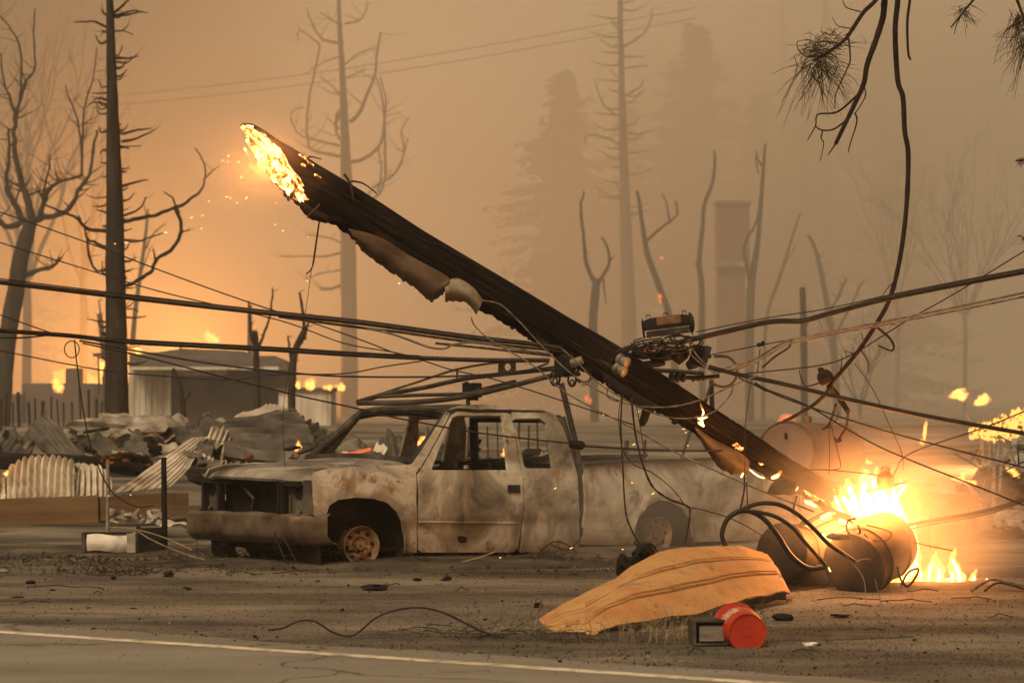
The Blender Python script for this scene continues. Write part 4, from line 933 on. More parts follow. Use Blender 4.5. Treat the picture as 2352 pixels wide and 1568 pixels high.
# ------------------------------------------------------------------ fire
tex = bpy.data.textures.new('flame_clouds', 'CLOUDS'); tex.noise_scale = 0.09; tex.noise_depth = 3
def flame(label, tongues, Y, light=None, mat='flame', vox=0.012, disp=0.05, core=0.45, dy=0.5, lcol=(1.0, 0.48, 0.14), lrad=0.12, cat='flame', name='flame', group=None, ly=None):
    """tongues: list of ([(x, y), ...], radius) in picture units at distance Y; hot core plus burning gas around it."""
    rg = random.Random(len(label) * 7 + int(Y * 10)); x0, y0 = tongues[0][0][0]
    root = thing(name, label, cat, P(x0, y0, Y), group)
    gas = MB(); hot = MB()
    for pts, r in tongues:
        q = spline(pts, 4); k = len(q); oy = rg.uniform(-dy, dy) * px(r, Y)
        pp = [P(a, b, Y + oy) for a, b in q]
        rr = [px(r, Y) * ((1 - i / k) ** .6 * min(1, .5 + 3.0 * i / k) * (1 + .25 * noise.noise((i * .9, r, Y)))) for i in range(k)]
        gas.tube(pp, rr, 9, True, 0.35, r)
        if core: MB().tube(pp[:max(3, int(k * .75))], [a * core for a in rr[:max(3, int(k * .75))]], 8, True, 0.4, r).build('flame_core', M['core'], root)
    g = gas.build('flame_gas', M[mat], root)
    md = g.modifiers.new('join', 'REMESH'); md.mode = 'VOXEL'; md.voxel_size = vox
    if disp:
        md = g.modifiers.new('lick', 'DISPLACE'); md.texture = tex; md.strength = disp; md.mid_level = 0.55; md.texture_coords = 'GLOBAL'
    if light:
        ld = bpy.data.lights.new('fire_glow', 'POINT'); ld.energy = light; ld.color = lcol; ld.shadow_soft_size = lrad
        lo = bpy.data.objects.new('fire_glow', ld); col.objects.link(lo); xs = sum(t[0][len(t[0]) // 2][0] for t in tongues) / len(tongues); ys = sum(t[0][len(t[0]) // 2][1] for t in tongues) / len(tongues)
        lo.location = P(xs, ys, ly or Y) - root.location; lo.parent = root
    return root
flame('great white-yellow fire behind the burning transformer can', [([(2000, 1200), (2004, 1165), (2000, 1138)], 40), ([(2040, 1205), (2042, 1175), (2040, 1150)], 36), ([(1975, 1185), (1962, 1150), (1950, 1118), (1946, 1098)], 20), ([(2000, 1190), (1990, 1150), (1985, 1112), (1992, 1078)], 30), ([(2030, 1195), (2030, 1155), (2022, 1125), (2034, 1098)], 33), ([(1965, 1185), (1950, 1160), (1936, 1140), (1930, 1118)], 16), ([(2012, 1150), (2008, 1110), (2016, 1070)], 12), ([(2050, 1170), (2052, 1130), (2046, 1095)], 14), ([(2060, 1205), (2062, 1170), (2056, 1140), (2066, 1122)], 20), ([(2085, 1215), (2080, 1190), (2066, 1165), (2060, 1150)], 14), ([(2062, 1140), (2076, 1118), (2084, 1096)], 9), ([(2094, 1320), (2102, 1285), (2104, 1255), (2098, 1215), (2086, 1185)], 15), ([(1960, 1200), (1940, 1180), (1920, 1165), (1905, 1150)], 12), ([(2080, 1225), (2100, 1200), (2112, 1180)], 12), ([(1930, 1165), (1920, 1145), (1915, 1120)], 9)], 21.15, 240, lrad=.22, lcol=(1.0, .29, .055), ly=20.75)
flame('flames on the ground right of the burning transformer', [([(2030, 1352), (2062, 1342), (2088, 1322), (2100, 1296)], 22), ([(2045, 1353), (2110, 1346), (2170, 1344), (2235, 1352)], 18), ([(2110, 1350), (2114, 1318), (2104, 1288)], 16), ([(2150, 1350), (2158, 1316), (2150, 1280)], 17), ([(2182, 1350), (2188, 1322), (2182, 1292)], 16), ([(2205, 1350), (2202, 1314), (2188, 1282), (2197, 1256)], 15), ([(2130, 1348), (2138, 1300), (2150, 1266)], 13), ([(2092, 1290), (2094, 1315), (2078, 1340)], 14), ([(2230, 1352), (2236, 1328), (2242, 1306)], 12), ([(2075, 1348), (2084, 1316), (2076, 1288)], 13), ([(2250, 1352), (2262, 1340), (2268, 1326)], 8)], 21.3, 150, 'flame', disp=.06, core=.30, lrad=.25, lcol=(1.0, .33, .065))
flame('small flame licking up the middle of the pole', [([(1616, 980), (1611, 962), (1616, 948), (1612, 936), (1608, 922)], 4.5), ([(1612, 965), (1602, 958), (1598, 956)], 4), ([(1612, 962), (1622, 958), (1630, 957)], 4), ([(1618, 978), (1606, 972), (1602, 962)], 5)], 20.55, 9, 'flame_thin', .006, .014, .55, lrad=.05)
flame('flame under the torn wrap on the lower pole', [([(1722, 1078), (1740, 1092), (1756, 1097), (1775, 1092)], 3.2), ([(1702, 1096), (1706, 1088), (1709, 1080)], 4), ([(1772, 1098), (1786, 1092), (1795, 1080)], 8), ([(1828, 1126), (1832, 1120), (1832, 1112)], 3)], 20.62, 14, 'flame_thin', .007, .014, .55, lrad=.06)
flame('flames inside the bracket between the transformers', [([(1848, 1150), (1870, 1160), (1885, 1168)], 9), ([(1885, 1190), (1905, 1180), (1920, 1178)], 11), ([(1925, 1195), (1945, 1202), (1955, 1216)], 10), ([(1890, 1225), (1900, 1235), (1915, 1246)], 9), ([(1945, 1240), (1935, 1255), (1925, 1262)], 7), ([(1908, 1312), (1904, 1305), (1902, 1298)], 4)], 20.6, 90, 'flame', .01, .03, .35, lrad=.15, lcol=(1, .4, .1))
flame('flames on the broken upper end of the pole', [([(584, 345), (600, 352), (614, 368)], 9), ([(592, 372), (610, 384), (628, 400)], 9), ([(618, 405), (638, 418), (650, 428)], 6), ([(640, 440), (652, 436), (662, 432)], 3.5), ([(572, 360), (566, 350), (562, 338)], 4), ([(585, 392), (578, 384), (572, 372)], 4)], 20.2, 42, 'flame_thin', .008, .025, 0, lrad=.10, lcol=(1, .32, .06))
flame('lick of flame on insulator beside the bushing', [([(2060, 1120), (2070, 1108), (2066, 1096)], 8), ([(2072, 1128), (2080, 1116), (2082, 1104)], 7)], 20.95, None, 'flame', .01, .03, .4)

_gas = {}
def puff(label, pts, Y, mat='blob', group=None, light=None, name='flame', cat='flame', lrad=.3):  # distant fires: clusters of burning lumps
    root = thing(name, label, cat, P(pts[0][0], pts[0][1], Y), group)
    for k, (x, y, rx, ry) in enumerate(pts):
        MB().rock(P(x, y + ry * .12, Y + .1 * k), (px(rx * .55, Y), px(rx, Y) * .4, px(ry * .55, Y)), x * .13 + y, 3, 0.9).build('flame_core', M[mat], root)
        key = (mat, int(math.log(max(px(rx, Y), .01)) * 3))
        if key not in _gas: _gas[key] = fvol('far_flame_gas', (1, .34, .06) if mat == 'blob' else (1, .18, .05), (1.6 if mat == 'blob' else .45) / px(rx, Y))
        MB().rock(P(x, y - ry * .15, Y + .1 * k), (px(rx * 1.1, Y), px(rx, Y) * .8, px(ry * 1.2, Y)), x * .31 + y, 3, 1.0).build('flame_gas', _gas[key], root)
    if light:
        ld = bpy.data.lights.new('fire_glow', 'POINT'); ld.energy = light; ld.color = (1, .48, .14); ld.shadow_soft_size = lrad
        lo = bpy.data.objects.new('fire_glow', ld); col.objects.link(lo); lo.parent = root; lo.location = (0, -.2, .4)
    return root
puff('flame above the ridge of the far grey house', [(485, 778, 13, 10), (478, 770, 8, 8), (496, 782, 10, 6)], 105)
puff('bright flame at the left roof corner of far house', [(306, 802, 9, 6), (318, 806, 7, 5)], 62)
puff('flames left of the dark snag tree trunk', [(232, 850, 7, 18), (236, 838, 5, 10)], 75)
puff('orange fire low at the far left behind rubble', [(135, 890, 10, 10), (128, 882, 6, 9)], 75)
for k, (x, y, rx, ry) in enumerate(((683, 884, 6, 8), (711, 886, 10, 9), (754, 890, 7, 5), (783, 890, 10, 7))):
    puff(['leftmost of the four fire glows right of far house', 'largest round fire glow right of far house', 'small third fire glow right of far house', 'rightmost fire glow above the truck windscreen'][k], [(x, y, rx, ry), (x + 3, y + 4, rx * .6, ry * .6)], 66)
puff('embers burning at left edge beside curved white sheet', [(14, 1088, 5, 5), (30, 1084, 7, 9), (24, 1096, 5, 6), (40, 1080, 5, 7)], 33, 'blob', light=12)
puff('small fire glowing on the big grey corrugated sheet', [(684, 1022, 4, 7), (681, 1032, 4, 4), (690, 1026, 3, 4)], 33)
puff('bright ember spot seen through the windscreen opening', [(793, 1044, 10, 5), (775, 1050, 3, 3), (745, 1050, 3, 3)], 31)
m = MB().tube([P(x, y, 31) for x, y in ((800, 1044), (825, 1038), (852, 1030))], [px(5, 31), px(4, 31), px(3, 31)], 8, True, .3); tag(m.build('ember_stick', M['blob_red']), 'glowing orange stick seen through the windscreen opening', 'ember')
puff('fire seen between far pillar and near pillar', [(968, 1018, 8, 9), (950, 1020, 12, 4), (976, 1006, 4, 4)], 32, 'blob')
puff('small fire seen through the door window', [(1160, 1033, 4, 6), (1158, 1042, 6, 4), (1164, 1041, 4, 5)], 33)
puff('faint flame under the rack behind the cab', [(1118, 893, 9, 6), (1130, 888, 9, 4)], 50, 'blob_red')
puff('red ember high in the smoke near leaning sapling', [(1516, 681, 5, 5), (1517, 693, 4, 5)], 70, 'blob_red'); puff('small red ember spot above the splice box', [(1520, 593, 4, 4)], 75, 'blob_red')
puff('faint flame seen left of the pole underside', [(1348, 916, 5, 8), (1356, 922, 4, 5)], 60, 'blob_red')
puff('flames on top of the round tank', [(1800, 962, 10, 6), (1815, 958, 12, 6), (1790, 968, 6, 5)], 28.2, 'blob_red')
puff('left of two flames floating above the burning bush', [(2200, 908, 14, 10), (2206, 902, 11, 9), (2212, 912, 10, 8)], 46)
puff('right of two flames floating above the burning bush', [(2256, 922, 13, 9), (2262, 914, 12, 8), (2248, 926, 10, 6)], 46)
puff('thin upright flame left of the burning bush', [(2117, 1015, 5, 6), (2123, 1000, 3, 16), (2126, 985, 3, 12)], 40)
puff('small yellow fire beside the round tank', [(1997, 1062, 7, 4), (1992, 1060, 4, 4)], 31)
puff('flame on the ash mound at right edge', [(2325, 1082, 9, 6), (2334, 1090, 9, 6), (2316, 1078, 6, 5)], 34)
puff('low flames on the far table top at right', [(2200, 1100, 12, 5), (2222, 1106, 12, 4), (2240, 1110, 8, 5), (2212, 1094, 5, 7)], 36)
puff('row of embers on the ground at the lower right', [(2290, 1352, 8, 4), (2310, 1353, 6, 4), (2330, 1354, 7, 4), (2346, 1353, 5, 4)], 21.6, 'blob', light=14)
rg = random.Random(4)
bb = thing('burning_bush', 'burning bush of bright embers at right frame edge', 'bush', P(2300, 1010, 44))
m = MB()
for k in range(520):
    x = rg.uniform(2225, 2400); y = rg.uniform(936, 1012)
    if y < 985 - (x - 2225) * .42 or y > 1012 - abs(x - 2300) * .06: continue
    m.rock(P(x, y, 44 + rg.uniform(-1.5, 1.5)), (px(rg.uniform(2, 5.5), 44),) * 2 + (px(rg.uniform(2, 6), 44),), k, 1, .8)
stuff(m.build('ember_leaves', M['blob'], bb))
for k in range(9):
    x = 2240 + k * 17; MB().tube([P(*q) for q in spline([(x, 1070, 44), (x + rg.uniform(-14, 14), 1010, 44.3), (x + rg.uniform(-25, 25), 950, 44)], 5)], [px(2.4 - .1 * i, 44) for i in range(11)], 6).build('stem', M['bark'], bb)
ld = bpy.data.lights.new('fire_glow', 'POINT'); ld.energy = 900; ld.color = (1, .5, .18); ld.shadow_soft_size = .6
lo = bpy.data.objects.new('fire_glow', ld); col.objects.link(lo); lo.parent = bb; lo.location = P(2290, 975, 43.2) - bb.location
# the big blaze hidden behind the far house at left
blaze = thing('house_fire', 'orange blaze glowing behind the far grey house', 'fire', P(430, 860, 112))
for k, (x, y, rx, ry) in enumerate(((300, 880, 60, 50), (380, 870, 70, 50), (520, 880, 70, 50), (180, 890, 60, 40))):
    MB().rock(P(x, y, 110 + k), (px(rx, 110), 1.2, px(ry, 110)), k * 3.1, 3, .6).build('flame_core', M['blob'], blaze)
for x, y, e in ((430, 810, 10500), (180, 840, 5000)):
    ld = bpy.data.lights.new('fire_glow', 'POINT'); ld.energy = e; ld.color = (1, .36, .07); ld.shadow_soft_size = 2.0
    lo = bpy.data.objects.new('fire_glow', ld); col.objects.link(lo); lo.parent = blaze; lo.location = P(x, y, 104) - blaze.location
# sparks in the air
m = MB(); rg = random.Random(9)
sp = [(525, 358), (524, 372), (548, 372), (511, 369), (554, 408), (521, 452), (529, 455), (588, 437), (566, 455), (634, 467), (632, 516), (650, 530), (708, 544), (555, 406), (545, 467), (480, 462), (465, 495), (440, 500), (381, 534), (463, 525), (705, 645), (917, 651), (1386, 952), (1466, 945), (1456, 1020), (1275, 1121), (1149, 1280), (1312, 1258), (1430, 1261), (1452, 1108), (1500, 1133), (1560, 1143), (1570, 985), (1575, 993), (1580, 1023), (264, 560), (290, 557), (250, 1138), (300, 1136)]
for (x, y) in sp:
    a = rg.uniform(-.7, .3); l = rg.uniform(2, 5.5); Y = rg.uniform(20.0, 21.6)
    m.tube([P(x - l * math.cos(a) * .6, y - l * math.sin(a) * .6, Y), P(x + l * math.cos(a) * .6, y + l * math.sin(a) * .6, Y)], px(rg.uniform(.5, .9), Y), 5)
stuff(tag(m.build('sparks', M['spark']), 'tiny orange sparks drifting in the air', 'sparks'))

# ------------------------------------------------------------------ ochre panel, bucket, box, stump
pan = thing('curved_panel', 'large curved ochre metal panel lying beside the road', 'panel', G(1500, 1420))
topc = [(1238, 1423, 17.75), (1285, 1389, 18.0), (1341, 1363, 18.25), (1416, 1329, 18.5), (1453, 1299, 18.6), (1513, 1269, 18.8), (1572, 1256, 19.0), (1638, 1253, 19.3), (1704, 1255, 19.7), (1751, 1268, 20.1)]
botc = [(1260, 1450, 17.0), (1296, 1454, 16.7), (1350, 1474, 16.25), (1385, 1445, 16.6), (1453, 1429, 16.9), (1566, 1415, 17.35), (1652, 1394, 17.9), (1714, 1374, 18.5), (1760, 1366, 18.9), (1804, 1358, 19.2)]
def pick(C, u): k = u * (len(C) - 1); i = min(int(k), len(C) - 2); q = k - i; return tuple(a + (b - a) * q for a, b in zip(C[i], C[i + 1]))
TS, BS = topc, botc
def pan_fn(u, v):
    a = P(*pick(TS, u)); b = P(*pick(BS, u)); p = a.lerp(b, v)
    w = 0.05 * (1 - abs(2 * v - 1)) * sstep(0, .4, u)
    rib = 0.0
    for c in (0.29, 0.335, 0.615, 0.66): rib -= 0.034 * math.exp(-((v - c - 0.03 * (1 - u)) / 0.010) ** 2) - 0.014 * math.exp(-((v - c + .018 - 0.03 * (1 - u)) / 0.008) ** 2)
    n = Vector((-0.15, -0.62, 0.75)).normalized()
    dent = -0.03 * abs(noise.noise((u * 3.4 + v * 1.5, v * 1.2, 7))) + 0.005 * noise.noise((u * 14, v * 6, 1)) + 0.05 * noise.noise((u * 14, 3, 3)) * max(0, v - .9) * 10 * .3
    return p + n * (w + rib + dent)
MB().grid(pan_fn, 90, 220, 0.008).build('skin', M['ochre'], pan, sharp=24)
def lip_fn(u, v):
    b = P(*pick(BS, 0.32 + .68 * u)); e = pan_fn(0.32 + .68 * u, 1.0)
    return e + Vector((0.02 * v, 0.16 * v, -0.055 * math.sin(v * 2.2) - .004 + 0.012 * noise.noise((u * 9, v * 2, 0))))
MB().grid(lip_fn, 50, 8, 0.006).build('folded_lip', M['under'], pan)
def rlip(u, v):
    e = pan_fn(1.0, u); return e + Vector((0.05 * math.sin(v * 2.6), 0.12 * v, -0.03 * v))
MB().grid(rlip, 30, 6, 0.006).build('end_flange', M['ochre'], pan)

bk = thing('bucket', 'orange-red plastic bucket tipped over with its base facing the road', 'bucket', G(1715, 1495))
bc = P(1717, 1452, 15.75); bdir = Vector((-0.13, 0.97, 0.05)).normalized(); bl = 0.34
MB().lathe([(0.0, .001), (0.0, .030), (0.004, .031), (0.004, .034), (0.0, .035), (0.0, .118), (-.006, .120), (-.006, .1265), (0.008, .1285), (bl * .55, .139), (bl * .80, .145)], bc, bdir, 56, False).build('body', M['red'], bk, sharp=40)
MB().lathe([(bl * .80, .145), (bl * .80, .150), (bl * .86, .151), (bl * .86, .1465), (bl * .93, .148), (bl * .93, .155), (bl, .156), (bl, .146), (bl * .6, .136)], bc, bdir, 56, False).build('rim', M['red'], bk, sharp=40)
u_ = bdir.orthogonal().normalized(); w_ = bdir.cross(u_)
def bk_pt(t, ang, off=0.0012):
    up = Vector((0, 0, 1)); up = (up - bdir * up.dot(bdir)).normalized(); rt = up.cross(bdir).normalized()
    if rt.x < 0: rt = -rt
    r = .1285 + (.145 - .1285) * (t / .8) + off; return bc + bdir * (bl * t) + (up * math.cos(ang) + rt * math.sin(ang)) * r
m = MB(); rg = random.Random(3)
def mark(a0, t0, a1, t1, wd):
    m.grid(lambda u, v: bk_pt(t0 + (t1 - t0) * u + (v - .5) * wd * 1.5, a0 + (a1 - a0) * u + (v - .5) * wd), 4, 1, 0)
for k in range(15):
    a = -0.28 - k * 0.065; mark(a, .28 + rg.uniform(0, .05), a - .10, .62 + rg.uniform(-.1, .06), .028)
mark(-.20, .25, -.13, .55, .03); mark(-.26, .52, -.06, .50, .03); mark(-.33, .3, -.25, .6, .026)
m.build('faded_lettering', M['white_mark'], bk)
MB().tube([bk_pt(.9, a, .02 + .03 * math.sin((a - .5) * 1.3)) for a in [0.5 + 2.2 * i / 16 for i in range(17)]], .0022, 5).build('handle', M['soot'], bk)

sb = thing('box', 'weathered grey open box beside the bucket', 'box', G(1622, 1474))
c = P(1626, 1449, 15.95); W_, H_, D_ = px(74, 15.95), px(52, 15.95), .22; rz = Matrix.Rotation(R(6), 3, 'Z')
for nm, off, sz in (('back_board', (0, D_ / 2, 0), (W_, .012, H_)), ('side_board', (-W_ / 2, 0, 0), (.014, D_, H_ + .01)), ('side_board', (W_ / 2, 0, 0), (.014, D_, H_ + .01)), ('top_board', (0, 0, H_ / 2), (W_ - .02, D_, .012)), ('base_board', (0, 0, -H_ / 2), (W_ - .02, D_, .012)), ('front_panel', (0.01, -D_ / 2 + .03, -.006), (W_ - .05, .01, H_ - .05))):
    MB().box(c + rz @ Vector(off), sz, rz).build(nm, M['boxwood' if 'panel' in nm or 'back' in nm else 'soot'], sb)

st = thing('charred_stump', 'jagged black stump poking up behind the ochre panel', 'stump', G(1455, 1330))
for k, (x, y, w, h, Y) in enumerate(((1434, 1295, 15, 22, 19.4), (1424, 1300, 8, 26, 19.4), (1480, 1268, 24, 18, 19.5), (1490, 1262, 18, 12, 19.5), (1465, 1285, 10, 14, 19.5), (1452, 1300, 22, 20, 19.6))):
    MB().rock(P(x, y, Y), (px(w, Y), .08, px(h, Y)), k * 5.3 + 1, 2, .7).build('charred_chunk', M['black'], st)
for pts in ([(1466, 1270), (1480, 1250), (1500, 1253), (1512, 1272)], [(1472, 1268), (1488, 1247), (1508, 1258)], [(1448, 1285), (1460, 1275), (1466, 1270)], [(1456, 1245), (1475, 1262)]):
    MB().tube([P(x, y, 19.4) for x, y in spline(pts, 5)], .008, 5).build('wire_stub', M['wire'], st)

# ------------------------------------------------------------------ things at the left: appliance, posts, crate, plank
ap = thing('appliance_panel', 'low white enamel appliance lying in the dirt at left', 'appliance', G(250, 1268))
Ya = 25.6
def ap_fn(u, v):
    t = 2 * u - 1; return P(201 + 92 * u, 1228 + 36 * v, Ya) + Vector((0, -0.06 * (1 - t * t) - .03 * math.sin(v * math.pi), 0.012 * math.sin(u * 6)))
MB().grid(ap_fn, 20, 10, .01).build('enamel_front', M['white_metal'], ap)
MB().box(P(248, 1224, Ya + .1), (px(112, Ya), .22, .018)).build('top_plate', M['black'], ap)
MB().box(P(248, 1268, Ya + .1), (px(112, Ya), .22, .018)).build('base_plate', M['soot'], ap)
for x in (196, 305): MB().box(P(x, 1245, Ya + .08), (px(9 if x < 200 else 20, Ya), .24, px(44, Ya))).build('side_plate', M['soot' if x < 200 else 'ash'], ap)
cr = thing('crate', 'dark burnt crate between appliance and black fence post', 'crate', G(350, 1270))
for k, y in enumerate((1218, 1235, 1252, 1266)): MB().box(P(345, y, 26.0), (px(64, 26), .03, px(13, 26)), Matrix.Rotation(R(2 * (k - 1)), 3, 'Y')).build('slat', M['black'], cr)
for x in (318, 374): MB().box(P(x, 1241, 26.1), (px(8, 26), .05, px(66, 26))).build('corner_post', M['black'], cr)
MB().box(P(345, 1241, 26.25), (px(58, 26), .02, px(58, 26))).build('back_panel', M['black'], cr)
def post(label, x, y0, y1, wpx, Y, mat, lean=0, name='fence_post'):
    m = MB(); k = 8; pts = [P(x + lean * (1 - i / k), y0 + (y1 - y0) * i / k, Y) for i in range(k + 1)]
    m.tube(pts, [px(wpx / 2, Y) * (1 + .12 * noise.noise((i, x, 0))) for i in range(k + 1)], 6, True, .15); return tag(m.build(name, M[mat]), label, 'post')
post('black charred fence post left of the truck bumper', 379, 1050, 1262, 13, 26.4, 'black', -3)
post('thin pale post standing behind the white appliance', 247, 1056, 1226, 9, 27.5, 'boxwood', 1)
pl = thing('timber_kerb', 'long brown timber kerb along the ground at left', 'timber', P(200, 1180, 31.4))
a, b = P(-120, 1181, 31.2), P(225, 1168, 31.6); c2 = P(430, 1158, 32.2)
MB().bar(a, b, .12, px(62, 31.4)).build('plank', M['plank'], pl); MB().bar(b + Vector((.02, 0.01, 0)), c2, .12, px(54, 32)).build('plank', M['plank'], pl)
bm_ = thing('charred_beam', 'long black charred beam lying across rubble at left', 'beam', P(150, 1060, 34.5))
MB().tube([P(*q) for q in spline([(-120, 1058, 34.4), (0, 1060, 34.4), (120, 1061, 34.5), (250, 1066, 34.7), (345, 1074, 35)], 6)], [px(19, 34.5), ] * 25, 8, True, .35).build('timber', M['black'], bm_)
MB().grid(lambda u, v: P(232 + 112 * u, 1048 + 18 * v - 10 * math.sin(u * 3.1), 34.0 + .2 * v) + Vector((0, 0, .04 * noise.noise((u * 9, v * 4, 2)))), 26, 8, .03).build('glowing_embers', M['ember_dull'], bm_)

def mound(label, pts, Y, seed, mat='ash'):
    t = thing('ash_mound', label, 'rubble', P(pts[0][0], pts[0][1], Y))
    for k, (x, y, w, h) in enumerate(pts): MB().rock(P(x, y, Y + .2 * k), (px(w, Y), .6, px(h, Y)), seed + k, 3, .55).build('ash_heap', M[mat if k % 2 == 0 else 'scorched'], t, True, 30)
    return t
def corr(label, A, B, C, D, ridges, mat='galv', amp=0.028, bend=None, seed=0, along='u', arc=0.0, name='corrugated_sheet'):
    """Corrugated sheet through four corners A-B (top edge), D-C (bottom edge); ridges counted across."""
    A, B, C, D = (P(*q) for q in (A, B, C, D)); nrm = (B - A).cross(D - A).normalized()
    if nrm.y > 0: nrm = -nrm
    nu, nv = (ridges * 8, 18) if along == 'u' else (24, ridges * 8)
    def fn(u, v):
        p = A.lerp(B, u).lerp(D.lerp(C, u), v); k = u if along == 'u' else v
        if arc: p = p + Vector((0, 0, arc * math.sin(math.pi * u) ** .8 * (1 - v)))
        h = amp * 1.45 * math.sin(2 * math.pi * ridges * k)
        if bend: h += bend(u, v)
        h += 0.07 * noise.noise((u * 2.2 + seed, v * 2.2, seed)) + 0.02 * noise.noise((u * 7 + seed, v * 7, seed))
        if abs(u - .5) > .49 or abs(v - .5) > .49: p = p + (B - A).normalized() * .05 * noise.noise((v * 6, u * 6, seed)) + (D - A).normalized() * .05 * noise.noise((v * 7, u * 7, seed + 4))
        return p + nrm * h
    o = MB().grid(fn, nu, nv, 0.006).build(name, M[mat], None, True, 55); return tag(o, label, 'metal sheet', 'roofing sheets in the rubble')
corr('grey corrugated sheet leaning steeply at far left', (104, 952, 35.8), (196, 1054, 35.3), (128, 1060, 34.9), (58, 988, 35.2), 5, 'galv_dark', .04, seed=1, along='v')
corr('white corrugated sheet curled into a hump beside left embers', (40, 1108, 33.6), (185, 1092, 33.6), (172, 1148, 32.2), (16, 1150, 32.2), 10, 'galv', .035, bend=lambda u, v: .30 * math.sin(math.pi * v), seed=2, arc=.20)
corr('white crumpled corrugated sheet right of the curled hump', (158, 1080, 33.8), (220, 1104, 33.8), (258, 1144, 32.5), (170, 1146, 32.4), 6, 'galv', .035, bend=lambda u, v: .2 * math.sin(math.pi * v), seed=3, arc=.08)
corr('small white curled sheet at the left frame edge', (-40, 1112, 33.4), (14, 1118, 33.4), (22, 1148, 32.4), (-40, 1148, 32.4), 4, 'galv', .03, bend=lambda u, v: .15 * math.sin(math.pi * v), seed=33, arc=.05)
corr('pale corrugated sheet sloping up beside the truck nose', (440, 1006, 33.5), (478, 1008, 33.8), (395, 1118, 32.0), (262, 1132, 32.0), 8, 'galv', .04, seed=4, bend=lambda u, v: .1 * math.sin(math.pi * u))
corr('big grey corrugated sheet behind the truck hood', (545, 972, 36), (668, 945, 37.5), (735, 1062, 33.5), (470, 1045, 33.2), 11, 'galv_dark', .042, seed=5, along='v', bend=lambda u, v: .16 * math.sin(math.pi * v))
corr('pale bent sheet along the top of big grey sheet', (540, 972, 36.3), (615, 934, 37.0), (662, 940, 36.8), (520, 992, 35.4), 6, 'galv', .04, seed=6, along='v')
corr('dark sheet sloping down right of the rubble peak', (640, 935, 37.0), (672, 948, 37.2), (775, 1006, 35.6), (690, 1052, 34.2), 6, 'soot', .03, seed=7, along='v')
corr('narrow pale strip folded at the rubble peak', (650, 936, 37.1), (662, 938, 37.0), (686, 985, 36.6), (674, 985, 36.6), 2, 'galv', .02, seed=8)
corr('pale ashy sheet lying below the far house', (235, 948, 44), (430, 960, 45), (445, 1005, 42), (175, 1002, 42), 5, 'ash', .02, seed=9, bend=lambda u, v: .15 * noise.noise((u * 6, v * 3, 1)))
corr('brown triangular sheet tenting up behind the glowing beam', (222, 992, 37.6), (226, 992, 37.6), (300, 1046, 36.4), (150, 1040, 36.6), 4, 'soot', .02, seed=10, along='v')
corr('dark triangular sheet tenting up left of the black lump', (314, 988, 37.6), (320, 988, 37.6), (350, 1046, 36.4), (268, 1040, 36.6), 4, 'galv_dark', .02, seed=14, along='v')
corr('grey sheet lying flat at the far left edge', (-60, 990, 40), (80, 1000, 40), (70, 1040, 38), (-60, 1040, 38), 4, 'galv_dark', .02, seed=11)
corr('white twisted strip beside the truck nose', (455, 1030, 32.8), (475, 1028, 33), (492, 1056, 32), (470, 1050, 32), 2, 'galv', .02, seed=12)
corr('white flat strip lying left of the bumper', (373, 1199, 28.5), (428, 1199, 28.5), (428, 1208, 27.9), (370, 1208, 27.9), 1, 'galv', .004, seed=13)
rg = random.Random(303)
shn = 0
names_ = ['crumpled grey sheet at far left of the rubble heap', 'curled grey sheet left of the big grey sheet', 'fallen grey sheet right of the rubble peak', 'dark sheet seen low through windscreen opening', 'warped grey sheet seen behind the cab', 'flattened sheet seen through the door window', 'pale shard of sheet behind the truck nose', 'grey shard of sheet over the dark wedge']
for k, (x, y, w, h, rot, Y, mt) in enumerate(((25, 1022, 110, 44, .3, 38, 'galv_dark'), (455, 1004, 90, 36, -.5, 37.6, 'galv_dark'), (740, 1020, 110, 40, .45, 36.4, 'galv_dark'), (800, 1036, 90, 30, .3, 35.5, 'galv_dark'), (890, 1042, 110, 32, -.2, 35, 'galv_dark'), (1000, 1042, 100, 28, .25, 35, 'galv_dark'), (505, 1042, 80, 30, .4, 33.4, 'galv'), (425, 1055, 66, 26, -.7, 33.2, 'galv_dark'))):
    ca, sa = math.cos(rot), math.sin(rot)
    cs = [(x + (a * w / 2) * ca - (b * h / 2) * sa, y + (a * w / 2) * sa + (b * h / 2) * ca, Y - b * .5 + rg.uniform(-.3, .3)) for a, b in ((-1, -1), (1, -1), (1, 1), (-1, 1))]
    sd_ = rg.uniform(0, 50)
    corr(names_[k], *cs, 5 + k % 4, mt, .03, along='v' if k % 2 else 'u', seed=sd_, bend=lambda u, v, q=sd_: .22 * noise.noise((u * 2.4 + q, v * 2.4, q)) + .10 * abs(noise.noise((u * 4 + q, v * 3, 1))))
rg = random.Random(21)
def lump(label, x, y, w, h, Y, mat, seed, name='rubble_chunk', cat='rubble', group=None, d=None):
    o = MB().hull(P(x, y, Y), (px(w, Y), d or px(w, Y) * .8, px(h, Y)), seed).build(name, M[mat], None, True, 15); return tag(o, label, cat, group)
lump('round black lump behind the pale sloping sheet', 356, 1032, 22, 16, 35, 'black', 1); lump('rusty brown drum end behind the truck hood', 568, 1052, 15, 18, 32.4, 'rust', 2); lump('pale rounded rubble chunk at the rubble ridge', 510, 975, 24, 16, 38, 'ash', 3)
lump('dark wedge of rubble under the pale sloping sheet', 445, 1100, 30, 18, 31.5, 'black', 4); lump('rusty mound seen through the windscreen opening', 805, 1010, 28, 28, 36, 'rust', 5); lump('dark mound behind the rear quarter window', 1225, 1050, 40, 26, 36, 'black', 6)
lump('white ashy block seen through the door window', 1062, 1062, 12, 9, 35, 'ash', 7); lump('dark heap behind the near window sill', 1120, 1060, 50, 14, 34, 'black', 8)
